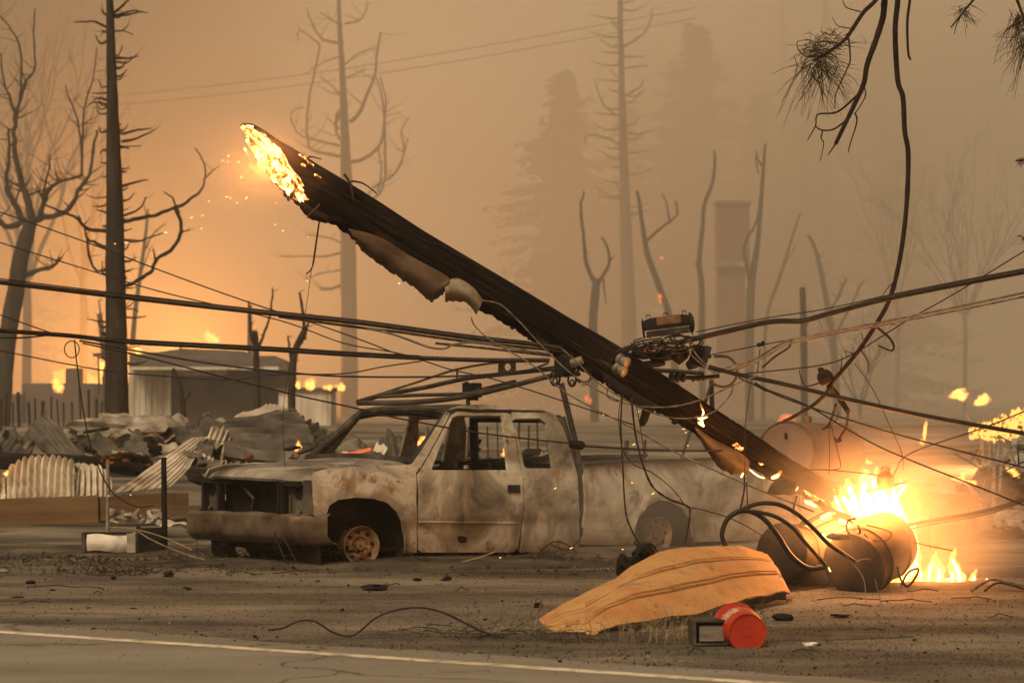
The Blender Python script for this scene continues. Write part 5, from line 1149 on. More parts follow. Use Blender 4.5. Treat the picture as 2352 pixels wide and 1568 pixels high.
for k in range(26):
    x = rg.uniform(255, 380); y = rg.uniform(1172, 1200); lump('pale stone among the rubble behind the black fence post', x, y, rg.uniform(8, 20), rg.uniform(6, 12), 29.6 + rg.uniform(-.4, .8), 'ash', k * 1.7, 'stone', 'stone', 'pale stones left of the bumper')
for k in range(34):
    x = rg.uniform(400, 1300); y = rg.uniform(1030, 1075); lump('%s rubble chunk in the burnt heap behind the truck' % ('black', 'earth-brown', 'sooty grey', 'rusty')[k % 4], x, y, rg.uniform(6, 18), rg.uniform(4, 12), rg.uniform(32, 36), ('black', 'scorched', 'soot', 'rust')[k % 4], k * 2.3, group='rubble chunks behind the truck')
for k in range(5):
    x = rg.uniform(-20, 420); y = rg.uniform(1020, 1060); lump('%s rubble chunk in the heap below far house' % ('pale', 'earth-brown', 'sooty grey')[k % 3], x, y, rg.uniform(8, 22), rg.uniform(4, 11), rg.uniform(38, 46), ('ash', 'scorched', 'soot')[k % 3], k * 2.9 + 1, group='rubble chunks below the far house')

rg = random.Random(64)
for k in range(44):                                                       # boards, pipes and bent strips sticking out of the heaps
    if k < 22: x, y, Y = rg.uniform(-10, 440), rg.uniform(985, 1062), rg.uniform(36, 43)
    else: x, y, Y = rg.uniform(420, 1290), rg.uniform(1025, 1062), rg.uniform(32, 36)
    L = rg.uniform(20, 75); a = rg.uniform(-.6, .6) + (math.pi / 2 if rg.random() < .12 else 0); kind = k % 3; p = P(x, y, Y); d = Vector((math.cos(a) * px(L, Y), rg.uniform(-.4, .4), math.sin(a) * px(L, Y) * .7))
    if kind == 0: o = MB().bar(p - d / 2, p + d / 2, rg.uniform(.06, .14), .03, (0, .3, 1)).build('board', M['black'])
    elif kind == 1: o = MB().tube([p - d / 2, p + Vector((0, 0, rg.uniform(-.08, .12))), p + d / 2], .018, 6).build('pipe', M['rust'])
    else:
        nn = Vector((0, -.4, .9)); w = Vector((-d.z, .1, d.x)).normalized() * rg.uniform(.08, .2); sd = rg.random() * 9
        o = MB().grid(lambda u, v: p + d * (u - .5) + w * (v - .5) + nn * (.08 * noise.noise((u * 3, sd, 0)) + .03 * noise.noise((u * 8, v * 3, sd))), 12, 4, .006).build('metal_strip', M['galv' if k % 2 else 'galv_dark'])
    where = 'below the far house' if k < 22 else 'behind the truck'
    tag(o, ('charred black board jutting from the rubble ', 'thin rusty pipe poking from the rubble ', 'bent %s metal strip in the rubble ' % ('pale' if k % 2 else 'grey'))[kind] + where, ('board', 'pipe', 'metal strip')[kind], 'loose pieces in the rubble ' + where)
mound('pale ash mound below the far house siding', [(300, 990, 110, 34), (380, 995, 90, 26), (220, 1000, 80, 24)], 43, 45, 'ash')
# far house at left
hs = thing('house', 'burnt grey house with pale siding behind the rubble', 'house', P(430, 990, 70)); Yh = 70
def slab(name, mat, x0, x1, y0, y1, Y, d=.4, rot=0): return MB().box((P(x0, y0, Y) + P(x1, y1, Y)) / 2 + Vector((0, d / 2, 0)), (px(abs(x1 - x0), Y), d, px(abs(y1 - y0), Y))).build(name, M[mat], hs)
for k in range(7): slab('siding_board', 'wall_white', 296 + k * 13.2, 308 + k * 13.2, 848, 985, Yh, .25)
slab('wall', 'wall_plum', 388, 660, 838, 1000, Yh + .3, 3.0)
slab('corner_post', 'wall_white', 384, 392, 845, 990, Yh - .1, .2)
rf = MB(); q = [P(296, 842, Yh - 1), P(640, 850, Yh - 1), P(560, 806, Yh + 3), P(420, 800, Yh + 3), P(300, 816, Yh + 2)]
rf.add(q + [p + Vector((0, 1.5, -.05)) for p in q], [(0, 1, 2, 3, 4), (9, 8, 7, 6, 5), (0, 5, 6, 1), (1, 6, 7, 2), (2, 7, 8, 3), (3, 8, 9, 4), (4, 9, 5, 0)]); rfo = rf.build('roof', M['roof'], hs)
rf = MB(); q = [P(388, 842, Yh), P(662, 850, Yh), P(655, 826, Yh + 1), P(630, 816, Yh + 2), P(545, 818, Yh + 2)]
rf.add(q + [p + Vector((0, 1.5, -.05)) for p in q], [(0, 1, 2, 3, 4), (9, 8, 7, 6, 5), (0, 5, 6, 1), (1, 6, 7, 2), (2, 7, 8, 3), (3, 8, 9, 4), (4, 9, 5, 0)]); rf.build('roof', M['roof'], hs)
slab('fascia', 'wall_white', 300, 640, 842, 849, Yh - 1.1, .1); slab('gable_siding', 'wall_white', 400, 520, 850, 862, Yh + .1, .2); slab('vent_pipe', 'roof', 412, 416, 786, 806, Yh + 2, .2)
hs2 = thing('house', 'smoke-hidden house shell at far left behind snag tree', 'house', P(100, 960, 78)); hs = hs2
slab('wall', 'wall_plum', 50, 215, 880, 990, 78, 3); slab('wall', 'roof', -40, 60, 905, 990, 78, 3); slab('chimney', 'roof', 150, 178, 845, 885, 79, 1)
hs3 = thing('shed', 'pale shed wall behind the rack posts', 'shed', P(740, 970, 68)); hs = hs3
slab('wall', 'wall_white', 640, 760, 896, 990, 68, 2); slab('roof', 'roof', 632, 770, 890, 897, 67.9, 3)
pole2 = tag(MB().tube([P(228, 905, 70), P(226, 812, 70)], px(2.2, 70), 6).bar(P(214, 815, 70), P(240, 813, 70), .12, .08).build('distant_pole', M['bark']), 'small distant pole left of the snag tree trunk', 'pole')
rg = random.Random(77)
for k in range(15):
    x = 960 + k * 23; post('thin burnt picket of the fence behind the truck', x, 975 + rg.uniform(-12, 8), 1060, rg.uniform(3, 5), 42, 'bark', rg.uniform(-3, 3), 'fence_picket')['group'] = 'burnt fence pickets behind the truck'
for k in range(16):
    x = -20 + k * 17 + rg.uniform(-4, 4); post('thin burnt stake of the fence in front of hidden house', x, 905 + rg.uniform(-20, 22), 985, rg.uniform(4, 8), 66, 'bark', rg.uniform(-4, 4), 'fence_stake')['group'] = 'burnt stakes at far left'
# chimney in the smoke
ch = thing('chimney', 'lone brick chimney standing in the smoke', 'chimney', P(1688, 760, 94)); hs = ch
slab('stack', 'brick', 1648, 1722, 468, 600, 94, 1.2); slab('cap', 'brick', 1645, 1725, 461, 469, 93.9, 1.4); slab('base', 'brick', 1650, 1712, 612, 840, 94.1, 1.2); slab('mantel', 'ash', 1646, 1728, 600, 612, 93.8, 1.4)
# tank on its stand
tk = thing('storage_tank', 'round horizontal steel tank behind the lower pole', 'tank', P(1880, 1130, 28.5))
A_ = P(1806, 1036, 28.0); B_ = P(1925, 1040, 29.4); d_ = (B_ - A_); Lk = d_.length; d_.normalize()
MB().lathe([(-.05, .001), (-.045, .12), (-.03, .24), (0, .335), (.01, .35), (Lk * .5, .352), (Lk - .01, .35), (Lk + .03, .3), (Lk + .05, .001)], A_, d_, 44, False).build('shell', M['tankpaint'], tk, sharp=50)
MB().tube([A_ + (d_.orthogonal().normalized() * math.cos(a) + d_.cross(d_.orthogonal().normalized()) * math.sin(a)) * .35 for a in [2 * math.pi * i / 40 for i in range(41)]], .014, 6).build('end_seam', M['rust'], tk)
for t in (.2, .8):
    for s_ in (-.22, .22): q = A_ + d_ * (Lk * t) + Vector((0, s_, 0)); MB().tube([q - Vector((0, 0, .2)), Vector((q.x, q.y, -.02))], .03, 8).build('leg', M['rust'], tk)
MB().lathe([(0, .05), (.08, .05), (.09, .03)], A_ + d_ * (Lk * .4) + Vector((0, 0, .34)), (0, 0, 1), 12).build('filler_cap', M['rust'], tk)
MB().rock(A_ - d_ * .06 + Vector((.02, 0, .18)), (.02, .02, .05), 2, 1, .5).build('valve', M['black'], tk)
# metal table frame and ash mounds at right
tb = thing('table_frame', 'bare rusted table frame standing right of the fire', 'table', P(2150, 1250, 27))
tt = [P(2060, 1150, 26.4), P(2226, 1140, 26.8), P(2236, 1136, 28.0), P(2075, 1144, 27.6)]
for a, b in ((0, 1), (1, 2), (2, 3), (3, 0)): MB().bar(tt[a], tt[b], .05, .06).build('top_rail', M['rust'], tb)
for q, w in ((P(2142, 1145, 26.6), .09), (tt[1], .05), (tt[2], .05), (tt[0], .05)): MB().bar(q, Vector((q.x + .02, q.y, 0)), w, w, (0, 1, 0)).build('leg', M['rust'], tb)
mound('grey ash mound below the burning bush at right', [(2330, 1070, 60, 40), (2290, 1110, 50, 40), (2370, 1040, 50, 40), (2345, 1130, 40, 46)], 36, 5, 'ash')
mound('pale ash heap left of the far table frame', [(2150, 1120, 70, 20), (2230, 1150, 60, 24), (2100, 1150, 40, 18)], 35, 15, 'ash')
mound('rubble heap at right frame edge behind the cables', [(2330, 1200, 50, 24), (2290, 1235, 60, 18), (2360, 1240, 50, 30)], 29, 25, 'ash')
for k, (x0, y0, x1, y1, w) in enumerate(((2283, 1020, 2280, 1230, 12), (2300, 1010, 2296, 1120, 10), (2190, 1040, 2260, 1080, 5), (2352, 1060, 2290, 1090, 5), (2320, 1150, 2335, 1225, 16))):
    m = MB().bar(P(x0, y0, 33), P(x1, y1, 33), px(w, 33), px(w, 33) * .6); tag(m.build('burnt_timber', M['black' if k > 1 else 'boxwood']), ['upright grey timber in the right ash mound', 'shorter upright timber below the burning bush', 'slanting thin timber above far table frame', 'slanting thin timber at the right frame edge', 'stubby dark upright block at right edge'][k], 'timber')
rg = random.Random(515)
for k in range(34):                                                        # tangled burnt wreckage at the right edge
    x, y = rg.uniform(2235, 2380), rg.uniform(1010, 1230); a = rg.uniform(0, 3.14); L = rg.uniform(18, 60); Y = rg.uniform(32.5, 35.5); p = P(x, y, Y); d = Vector((math.cos(a), rg.uniform(-.3, .3), math.sin(a))) * px(L, Y)
    o = MB().tube([p - d / 2, p + Vector((rg.uniform(-.1, .1), 0, rg.uniform(-.1, .1))), p + d / 2], px(rg.uniform(1.2, 3.2), Y), 6, True, .3).build('wreckage_piece', M[('black', 'soot', 'ash')[k % 3]])
    tag(o, '%s burnt rod in the wreckage tangle at right edge' % ('black', 'sooty grey', 'pale ashy')[k % 3], 'wreckage', 'tangled wreckage at the right edge')
post('leaning charred slat behind the truck tailgate', 1480, 1010, 1062, 6, 34, 'black', 2, 'charred_stake')

# ------------------------------------------------------------------ trees
def limb_mesh(name, pts, r0, r1, Y, mat, parent, spread=0.35, seed=0, n=7, per=5):
    rg = random.Random(seed); q = spline(pts, per); k = len(q); L = sum(math.hypot(a[0] - b[0], a[1] - b[1]) for a, b in zip(q, q[1:]))
    dy = rg.uniform(-spread, spread) * px(L, Y)
    jt = lambda i, o: (noise.noise((i * .55, seed * 1.3 + o, 0)) * 1.0 + noise.noise((i * 1.7, seed + o, 4)) * .5) * min(1, i / 3) * (1.2 + r0 * .35)
    pp = [P(c[0] + jt(i, 0), c[1] + jt(i, 9), Y + dy * i / (k - 1)) for i, c in enumerate(q)]
    rr = [px(r0 + (r1 - r0) * i / (k - 1), Y) for i in range(k)]
    return MB().tube(pp, [a * (1 + .22 * noise.noise((i * .8, seed, 2))) for i, a in enumerate(rr)], n, True, .25, seed).build(name, M[mat], parent), pp, rr
def twigs(m, pp, rr, count, length, seed, up=0.5, side=1.0):
    rg = random.Random(seed)
    for _ in range(count):
        i = rg.randrange(len(pp) // 4, len(pp)); p = pp[i]; L = length * rg.uniform(.4, 1.1)
        d = Vector((rg.uniform(-1, 1) * side, rg.uniform(-.7, .7), rg.uniform(-.25, 1) * up)).normalized(); cur = [p]
        for k in range(4):
            d = (d + Vector((rg.uniform(-.3, .3), rg.uniform(-.3, .3), rg.uniform(-.1, .35)))).normalized(); cur.append(cur[-1] + d * L / 4)
        m.tube(cur, [max(.004, rr[i] * .5) * (1 - .2 * k) for k in range(5)], 5)
def tree(label, Y, trunk, limbs, ntw=60, twl=.5, name='burnt_tree', cat='tree', mat='bark', seed=1, group=None, per=6, spread=.4):
    xb, yb = trunk[0][0], trunk[0][1]; base = P(xb, yb, Y); t = thing(name, label, cat, Vector((base.x, Y, gz(base.x, Y))), group)
    q = spline([(a, b, c) for a, b, c in trunk], per); pp = [P(a, b, Y) for a, b, c in q]; rr = [px(c, Y) for a, b, c in q]
    g0 = gz(pp[0].x, Y) - .1
    if pp[0].z > g0: pp.insert(0, Vector((pp[0].x, Y, g0))); rr.insert(0, rr[0] * 1.12)
    MB().tube(pp, rr, 12, True, .12, seed).build('trunk', M[mat], t)
    tm = MB()
    for k, (pts, r0, r1) in enumerate(limbs):
        o, p2, r2 = limb_mesh('limb', pts, r0, r1, Y, mat, t, spread, seed * 31 + k); 
        if ntw: twigs(tm, p2, r2, max(1, ntw // max(1, len(limbs))), twl, seed * 7 + k)
    if ntw: stuff(tm.build('twigs', M['twig'], t))
    return t
# dark snag in the left third: many short stubs and a few long swept limbs
rg = random.Random(2); stubs = []
for k in range(62):
    y = 20 + k * 13.2 + rg.uniform(-16, 16); s = rg.choice((-1, 1)); tx = 250 + (y / 945) * 16; hw = 9 + 17 * y / 945
    L = rg.choice((8, 12, 18, 26, 34, 52)) * (1.0 if y > 90 else 1.3) * (1 if s > 0 else .8)
    stubs.append(([(tx + s * hw * .5, y), (tx + s * (hw + L * .5), y + rg.uniform(-6, 7)), (tx + s * (hw + L), y - rg.uniform(-8, 18))], rg.uniform(1.8, 4.2), 1.0))
big = [([(282, 510), (330, 500), (385, 486), (430, 462), (462, 438), (471, 405), (466, 370), (450, 340)], 5, 1.5), ([(471, 410), (488, 392), (506, 380)], 2.4, 1), ([(402, 478), (415, 510), (412, 545), (392, 575), (360, 595), (345, 625), (300, 652), (282, 655)], 4.2, 4.2), ([(412, 490), (395, 455), (376, 440)], 3, 1.2), ([(415, 535), (438, 525)], 2, 1), ([(356, 600), (352, 570)], 2.6, 1.2),
       ([(245, 530), (200, 525), (175, 500), (140, 486), (105, 470)], 5, 2), ([(248, 570), (225, 560), (202, 548), (192, 520), (180, 495)], 4, 1.6), ([(200, 545), (205, 590), (222, 622), (246, 618)], 3, 3), ([(285, 550), (310, 556), (345, 545), (375, 535)], 3, 1.2), ([(285, 495), (320, 480), (336, 452)], 3, 1.4), ([(280, 308), (320, 298), (345, 296)], 3.4, 1.4), ([(280, 325), (315, 318), (355, 298)], 3.6, 1.4), ([(280, 428), (310, 420), (340, 412)], 3.6, 1.4), ([(260, 30), (280, 15), (300, -5)], 3.5, 2), ([(258, 40), (300, 26), (340, 30)], 2.6, 1), ([(246, 64), (215, 50), (170, 52)], 3.4, 1.2)]
tree('tall dark snag tree with short broken branch stubs', 52, [(268, 960, 28), (267, 800, 26), (265, 600, 22), (262, 400, 18), (257, 200, 12.5), (252, 0, 8.5), (249, -120, 6)], stubs + big, 40, .35, 'snag_tree', seed=3)
tree('pale forked sapling just right of the dark snag trunk', 84, [(300, 960, 7), (305, 780, 6), (318, 660, 5), (332, 560, 4), (340, 480, 2.4)], [([(334, 560), (336, 500), (328, 460)], 2.5, 1), ([(330, 580), (350, 540), (372, 520), (380, 515)], 2.5, 1), ([(320, 640), (345, 570)], 2, 1)], 10, .4, seed=4)
tree('thin stem rising left of the dark snag trunk', 76, [(246, 960, 8), (238, 800, 7), (228, 720, 6)], [([(236, 760), (226, 690)], 3, 1.5)], 4, .3, seed=41)
# forked tree at left edge
lt = [([(62, 520), (40, 480), (20, 440), (14, 420), (22, 360), (20, 300)], 8, 3), ([(48, 512), (18, 520), (-10, 500), (-30, 470)], 8, 4), ([(70, 500), (66, 470), (50, 420), (38, 370), (32, 330), (34, 280), (36, 262)], 9, 4), ([(36, 262), (20, 220), (8, 180), (0, 120)], 4, 1.5), ([(36, 262), (50, 220), (60, 186), (80, 160), (78, 90), (80, 20)], 4, 1.4), ([(34, 300), (48, 200), (46, 110), (20, 60), (0, 40)], 3, 1.2),
      ([(80, 510), (96, 500), (140, 492), (165, 470), (185, 430), (205, 400), (215, 340), (222, 300)], 8, 2.4), ([(90, 500), (100, 470), (112, 440), (130, 420), (190, 404)], 7, 3), ([(188, 404), (186, 330), (176, 270), (155, 215), (150, 195)], 3.2, 1), ([(188, 400), (190, 300), (196, 240), (214, 180), (222, 110)], 3, 1), ([(132, 420), (130, 395)], 3, 1.5), ([(95, 498), (100, 440), (112, 390), (116, 355)], 4, 1.5), ([(56, 632), (90, 620), (120, 612), (138, 592)], 7, 2.5), ([(82, 505), (60, 440), (48, 400)], 4, 1.4)]
tree('forked burnt tree leaning at the left frame edge', 69, [(2, 980, 22), (14, 800, 21), (34, 680, 20), (46, 600, 19), (62, 540, 17), (75, 500, 12)], lt, 120, .9, seed=5)
def broom(label, Y, x0, y0, n, w, h, seed, r=3.0, lean=0, group=None, name='burnt_bush', cat='bush'):
    rg = random.Random(seed); b = P(x0, y0, Y); t = thing(name, label, cat, Vector((b.x, Y, gz(b.x, Y))), group); m = MB()
    def grow(x, y, ang, L, rad, lev, yy):
        pts = [(x, y, yy)]
        for i in range(4):
            ang += rg.uniform(-.16, .16) - ang * .06; x += math.sin(ang) * L / 4; y -= math.cos(ang) * L / 4; yy += rg.uniform(-.4, .4); pts.append((x, y, yy))
        q = spline(pts, 3); tb = MB() if lev == 0 else m
        tb.tube([P(*c) for c in q], [px(rad * (1 - .5 * i / len(q)), Y) for i in range(len(q))], 6 if lev == 0 else 4, True)
        if lev == 0: tb.build('limb', M['bark'], t)
        if lev < 3:
            for k in range(rg.choice((2, 3, 3))):
                c = pts[rg.choice((2, 3, 4))]; grow(c[0], c[1], ang + rg.choice((-1, 1)) * rg.uniform(.15, .5), L * rg.uniform(.5, .8), rad * .5, lev + 1, c[2])
    for k in range(n):
        a = -.5 + (k + .5) / n; grow(x0 + a * w * .10, y0, a * 2.4 * w / h + rg.uniform(-.1, .1), h * rg.uniform(.32, .5), r * rg.uniform(.7, 1), 0, Y + rg.uniform(-1.5, 1.5))
    MB().tube([Vector((b.x, Y, gz(b.x, Y) - .1)), P(x0 + 3, y0 + 60, Y), P(x0, y0 - 6, Y)], [px(r * 1.9, Y), px(r * 1.7, Y), px(r * 1.5, Y)], 8).build('trunk', M['bark'], t)
    stuff(m.build('twigs', M['twig'], t)); return t
broom('faint broom-shaped bare tree filling upper left corner', 96, 60, 640, 9, 190, 760, 7, 6)
broom('second faint bare tree behind the dark snag trunk', 110, 190, 640, 5, 120, 560, 8, 5)
# second tall tree, paler in the smoke
mid = [([(790, 480), (840, 466), (875, 440), (885, 400)], 4, 2), ([(885, 400), (884, 300), (880, 240), (868, 185), (858, 178)], 3.4, 1.2), ([(800, 375), (840, 362), (868, 340), (882, 290), (886, 230), (872, 176)], 4.5, 1.6), ([(803, 280), (826, 262), (840, 225), (862, 170), (866, 120), (874, 75)], 5, 1.6), ([(860, 430), (905, 400), (928, 350), (922, 300), (940, 270)], 3, 1), ([(868, 440), (876, 400), (870, 340)], 3, 1.4), ([(928, 350), (938, 318)], 2, 1),
       ([(785, 360), (745, 352), (712, 340), (705, 280), (715, 200), (735, 110)], 4, 2), ([(735, 110), (728, 98), (690, 70), (685, 95)], 2.6, 1), ([(780, 335), (735, 325), (690, 310), (670, 280), (672, 255), (700, 245)], 3, 1.2), ([(790, 100), (760, 96), (735, 85), (715, 50), (705, 20)], 3.4, 1.4), ([(787, 60), (760, 45), (735, 28)], 2.4, 1), ([(792, 55), (830, 45), (845, 5)], 2.6, 1), ([(790, 230), (765, 200), (735, 178)], 2.4, 1), ([(780, 320), (770, 290), (776, 255)], 3, 2), ([(788, 255), (772, 275), (774, 300)], 5, 3), ([(785, 580), (740, 590), (690, 588), (640, 590)], 3, 1), ([(785, 655), (745, 665), (735, 662)], 4, 2), ([(790, 560), (750, 545), (700, 540)], 2.4, 1), ([(785, 620), (745, 625), (700, 640)], 2.4, 1), ([(800, 460), (830, 470), (850, 440), (900, 390)], 3, 1), ([(790, 150), (830, 120), (870, 110)], 2, 1), ([(795, 180), (840, 160)], 2, 1), ([(790, 130), (750, 140), (700, 170)], 2, 1)]
tree('tall pale bare tree rising behind the leaning pole', 98, [(803, 990, 21), (802, 800, 19), (800, 600, 18), (797, 480, 16), (793, 340, 11), (787, 180, 7), (780, 60, 5), (776, -80, 3.5)], mid, 100, 1.3, seed=6)
# third tall tree
rg = random.Random(12); l3 = []
for k in range(34):
    y = 10 + k * 15 + rg.uniform(-6, 6); s = rg.choice((-1, 1)); L = rg.uniform(25, 75); tx = 1428 + y * .018
    l3.append(([(tx, y), (tx + s * L * .5, y - 2 + rg.uniform(-4, 10)), (tx + s * L, y - rg.uniform(0, 26))], 2.6, .8))
l3 += [([(1432, 108), (1465, 88), (1490, 60), (1500, 20)], 3, 1), ([(1440, 218), (1470, 200), (1480, 180)], 2.6, 1), ([(1436, 270), (1410, 260), (1380, 230), (1366, 180)], 3, 1), ([(1438, 345), (1400, 320), (1350, 310), (1345, 340)], 2.6, 1)]
tree('slender pale bare tree rising right of the pole', 104, [(1450, 1010, 21), (1446, 800, 18), (1440, 600, 15), (1434, 400, 11), (1428, 200, 7.5), (1424, 0, 5.5), (1422, -100, 4)], l3, 60, .9, seed=9)
tree('tall faint trunk standing far right in the smoke', 150, [(1912, 1000, 13), (1906, 700, 12), (1902, 400, 11), (1898, 100, 9), (1895, -80, 7)], [([(1900, 200), (1860, 190), (1840, 200)], 2, 1), ([(1900, 320), (1935, 300)], 2, 1), ([(1902, 450), (1870, 440)], 2, 1)], 20, 1.2, seed=10)
tree('faint thin trunk left of the hanging branches', 170, [(1812, 1000, 9), (1806, 600, 8), (1800, 200, 6), (1796, -60, 5)], [([(1802, 300), (1830, 280)], 2, 1), ([(1803, 420), (1780, 400)], 2, 1)], 16, 1.2, seed=11)
# saplings in the middle distance
tree('y-forked sapling right of the leaning pole', 82, [(1366, 980, 10), (1362, 760, 10), (1366, 690, 10), (1370, 640, 9)], [([(1368, 650), (1348, 610), (1342, 560), (1336, 500), (1334, 470), (1342, 440)], 5.5, 2), ([(1374, 650), (1392, 620), (1400, 600), (1392, 560), (1382, 545)], 4.6, 2), ([(1400, 600), (1408, 590)], 3, 1.5), ([(1385, 640), (1392, 700)], 3, 1)], 6, .25, seed=13)
tree('leaning sapling with side fork above the splice box', 84, [(1560, 960, 8), (1540, 745, 8), (1522, 680, 7.5), (1500, 620, 7), (1486, 580, 6.5), (1476, 520, 5), (1468, 460, 4), (1462, 438, 3)], [([(1484, 555), (1510, 530), (1540, 508), (1556, 490), (1552, 462)], 3.6, 1.8), ([(1538, 508), (1532, 470), (1520, 446)], 2.8, 1.2)], 5, .3, seed=14)
tree('single crooked sapling left of the chimney', 86, [(1614, 960, 8), (1612, 760, 7.6), (1612, 660, 7), (1606, 600, 6), (1614, 520, 5), (1618, 470, 4.6), (1636, 420, 4), (1642, 370, 3), (1640, 345, 2)], [([(1612, 640), (1602, 610), (1604, 595)], 4, 2)], 4, .25, seed=15)
tree('slim double-tipped sapling right of the chimney', 86, [(1722, 960, 10), (1722, 760, 10), (1726, 650, 9), (1740, 560, 6), (1748, 460, 5), (1754, 380, 3.8), (1758, 330, 2.4)], [([(1724, 660), (1712, 590), (1710, 560), (1732, 520), (1744, 480)], 5, 2), ([(1754, 385), (1740, 365), (1738, 345)], 3, 1.4), ([(1742, 400), (1735, 355)], 2, 1)], 6, .3, seed=16)
tree('thin slanting stem right of the chimney', 92, [(1752, 960, 5), (1760, 740, 4.4), (1790, 640, 4), (1815, 560, 3), (1838, 490, 2)], [([(1800, 610), (1830, 560)], 2, 1)], 3, .3, seed=17)
tree('short burnt stub tree behind the twin cables', 76, [(1848, 960, 8), (1846, 780, 8), (1845, 720, 7.5), (1843, 660, 6.5)], [([(1846, 760), (1858, 730)], 4, 2)], 3, .2, seed=18)
tree('crooked bare tree behind the upper right cable', 90, [(1925, 980, 9), (1915, 800, 8), (1900, 700, 7), (1885, 620, 5.5), (1868, 560, 4), (1855, 540, 3)], [([(1905, 720), (1935, 660), (1945, 640)], 4, 2), ([(1890, 640), (1880, 580)], 3, 1.4), ([(1915, 780), (1955, 700), (1985, 640)], 4, 1.6)], 18, .6, seed=19)
tree('twin burnt stems beside the cab rear behind truck', 62, [(592, 1000, 9), (590, 880, 8), (588, 800, 7), (586, 760, 6)], [([(588, 800), (575, 760), (572, 690)], 4, 2), ([(588, 810), (605, 770), (622, 720), (626, 660)], 4, 1.6)], 8, .3, seed=20)
tree('dark twin-tipped stub tree left of the truck rack', 60, [(672, 1010, 10), (670, 920, 9), (672, 850, 8.5), (680, 800, 8), (700, 760, 7)], [([(690, 790), (706, 750), (712, 720)], 4, 1.6), ([(700, 780), (696, 720), (688, 672)], 5, 2.4), ([(672, 850), (664, 800), (662, 770)], 4, 2)], 6, .25, seed=22)
tree('slim grey post-like trunk above the far house', 80, [(574, 960, 7), (574, 800, 6), (574, 700, 5)], [], 0, seed=23)
tree('thin bent stem in front of the plum house wall', 56, [(425, 1000, 6), (420, 930, 6), (408, 870, 5), (398, 845, 3)], [([(420, 930), (440, 900)], 3, 1)], 3, .2, seed=24)
broom('faint bare bush at right below the hanging twigs', 108, 2215, 720, 12, 200, 420, 25, 3)
broom('faint bare bush left of the long hanging branch', 112, 2060, 700, 7, 100, 420, 26, 3)
broom('scraggly bare shrub between tank and twin cables', 90, 1975, 930, 5, 120, 300, 27, 3)
# conifers dissolving into smoke
def conifer(label, Y, x, ytop, ybase, w, seed, dens=1.0):
    rg = random.Random(seed); b = P(x, ybase, Y); t = thing('conifer', label, 'tree', Vector((b.x, Y, gz(b.x, Y))), 'conifers in the smoke'); top = P(x, ytop, Y)
    MB().tube([Vector((b.x, Y, gz(b.x, Y) - .2)), b.lerp(top, .5), top], [px(w * .06, Y), px(w * .035, Y), .03], 8).build('trunk', M['bark'], t)
    m = MB(); H = top.z - b.z; W = px(w, Y); nb = int(200 * dens)
    for k in range(nb):
        u = (k + rg.random()) / nb; z = top.z - H * u; R_ = W * (u ** .6) * rg.uniform(.45, 1.1); a = rg.uniform(0, 2 * math.pi)
        d = Vector((math.cos(a), math.sin(a), -.32)); p0 = Vector((top.x, Y, z)); n = max(3, int(R_ / .28))
        for i in range(n):
            s = (i + .4) / n * R_; c = p0 + d * s + Vector((0, 0, .12 * s * s / max(R_, .1)))
            for q in range(3):
                sz = rg.uniform(.28, .6) * (1.15 - .5 * s / R_) * (0.6 + W * .12); th = rg.uniform(0, 6.28); e1 = Vector((math.cos(th), math.sin(th), rg.uniform(-.7, .1))) * sz; e2 = Vector((-math.sin(th), math.cos(th), rg.uniform(-.5, .5))) * sz * .4
                o = c + Vector((rg.uniform(-.2, .2), rg.uniform(-.2, .2), rg.uniform(-.15, .15))); b_ = len(m.v); m.v += [o, o + e1 * .5 + e2, o + e1, o + e1 * .5 - e2]; m.f.append((b_, b_ + 1, b_ + 2, b_ + 3))
    stuff(m.build('crown', M['needles'], t, False)); return t
conifer('broad conifer shape left of the slender bare tree', 138, 1295, 165, 900, 300, 31, 1.6)
conifer('tall wide conifer mass above the splice box', 136, 1600, 60, 900, 300, 32, 1.9)
conifer('conifer filling smoke right of the slender bare tree', 138, 1440, 240, 900, 190, 33, 1.4)
conifer('narrow conifer behind the chimney', 134, 1740, 220, 900, 190, 34, 1.3)
conifer('pale conifer behind the stub tree at right', 140, 1850, 110, 900, 200, 35, 1.2)
conifer('pale wide conifer behind hanging branches', 150, 2030, 60, 900, 240, 36, 1.2)
conifer('dim conifer at the left edge behind the broom tree', 170, 30, 120, 900, 190, 37, 1.3)

# branches hanging into the frame from a tree overhead
def hang(label, paths, Y, clusters=(), name='hanging_branch', mat='branch'):
    x, y = paths[0][0][0][:2]; t = thing(name, label, 'branch', P(x, y, Y))
    for k, (pts, r0, r1) in enumerate(paths):
        q = spline(pts, 5); n = len(q); rg = random.Random(k + int(x)); dy = rg.uniform(-.15, .15)
        MB().tube([P(a, b, Y + dy * math.sin(i / n * 3) * (k > 0)) for i, (a, b) in enumerate(q)], [px(r0 + (r1 - r0) * i / (n - 1), Y) * (1 + .14 * noise.noise((i * 1.1, k, x))) for i in range(n)], 8).build('stem' if k == 0 else 'side_branch', M[mat], t)
    for (cx_, cy_, w, h, cnt, L, dn) in clusters:
        m = MB(); rg = random.Random(int(cx_))
        for _ in range(cnt):
            a = rg.gauss(0, .45), rg.gauss(0, .45); p = [(cx_ + a[0] * w, cy_ + a[1] * h)]; th = rg.uniform(0, 6.28); dx, dyy = math.cos(th), math.sin(th) * .6 + dn
            for k in range(4):
                dx += rg.uniform(-.5, .5); dyy += rg.uniform(-.3, .5) * (dn + .2); p.append((p[-1][0] + dx * L / 4, p[-1][1] + dyy * L / 4))
            yy = Y + rg.uniform(-.15, .15); m.tube([P(u, v, yy) for u, v in spline(p, 2)], [px(rg.uniform(.5, 1.0), Y) * (1 - .07 * i) for i in range(9)], 4)
        stuff(m.build('twigs', M['twig'], t))
    return t
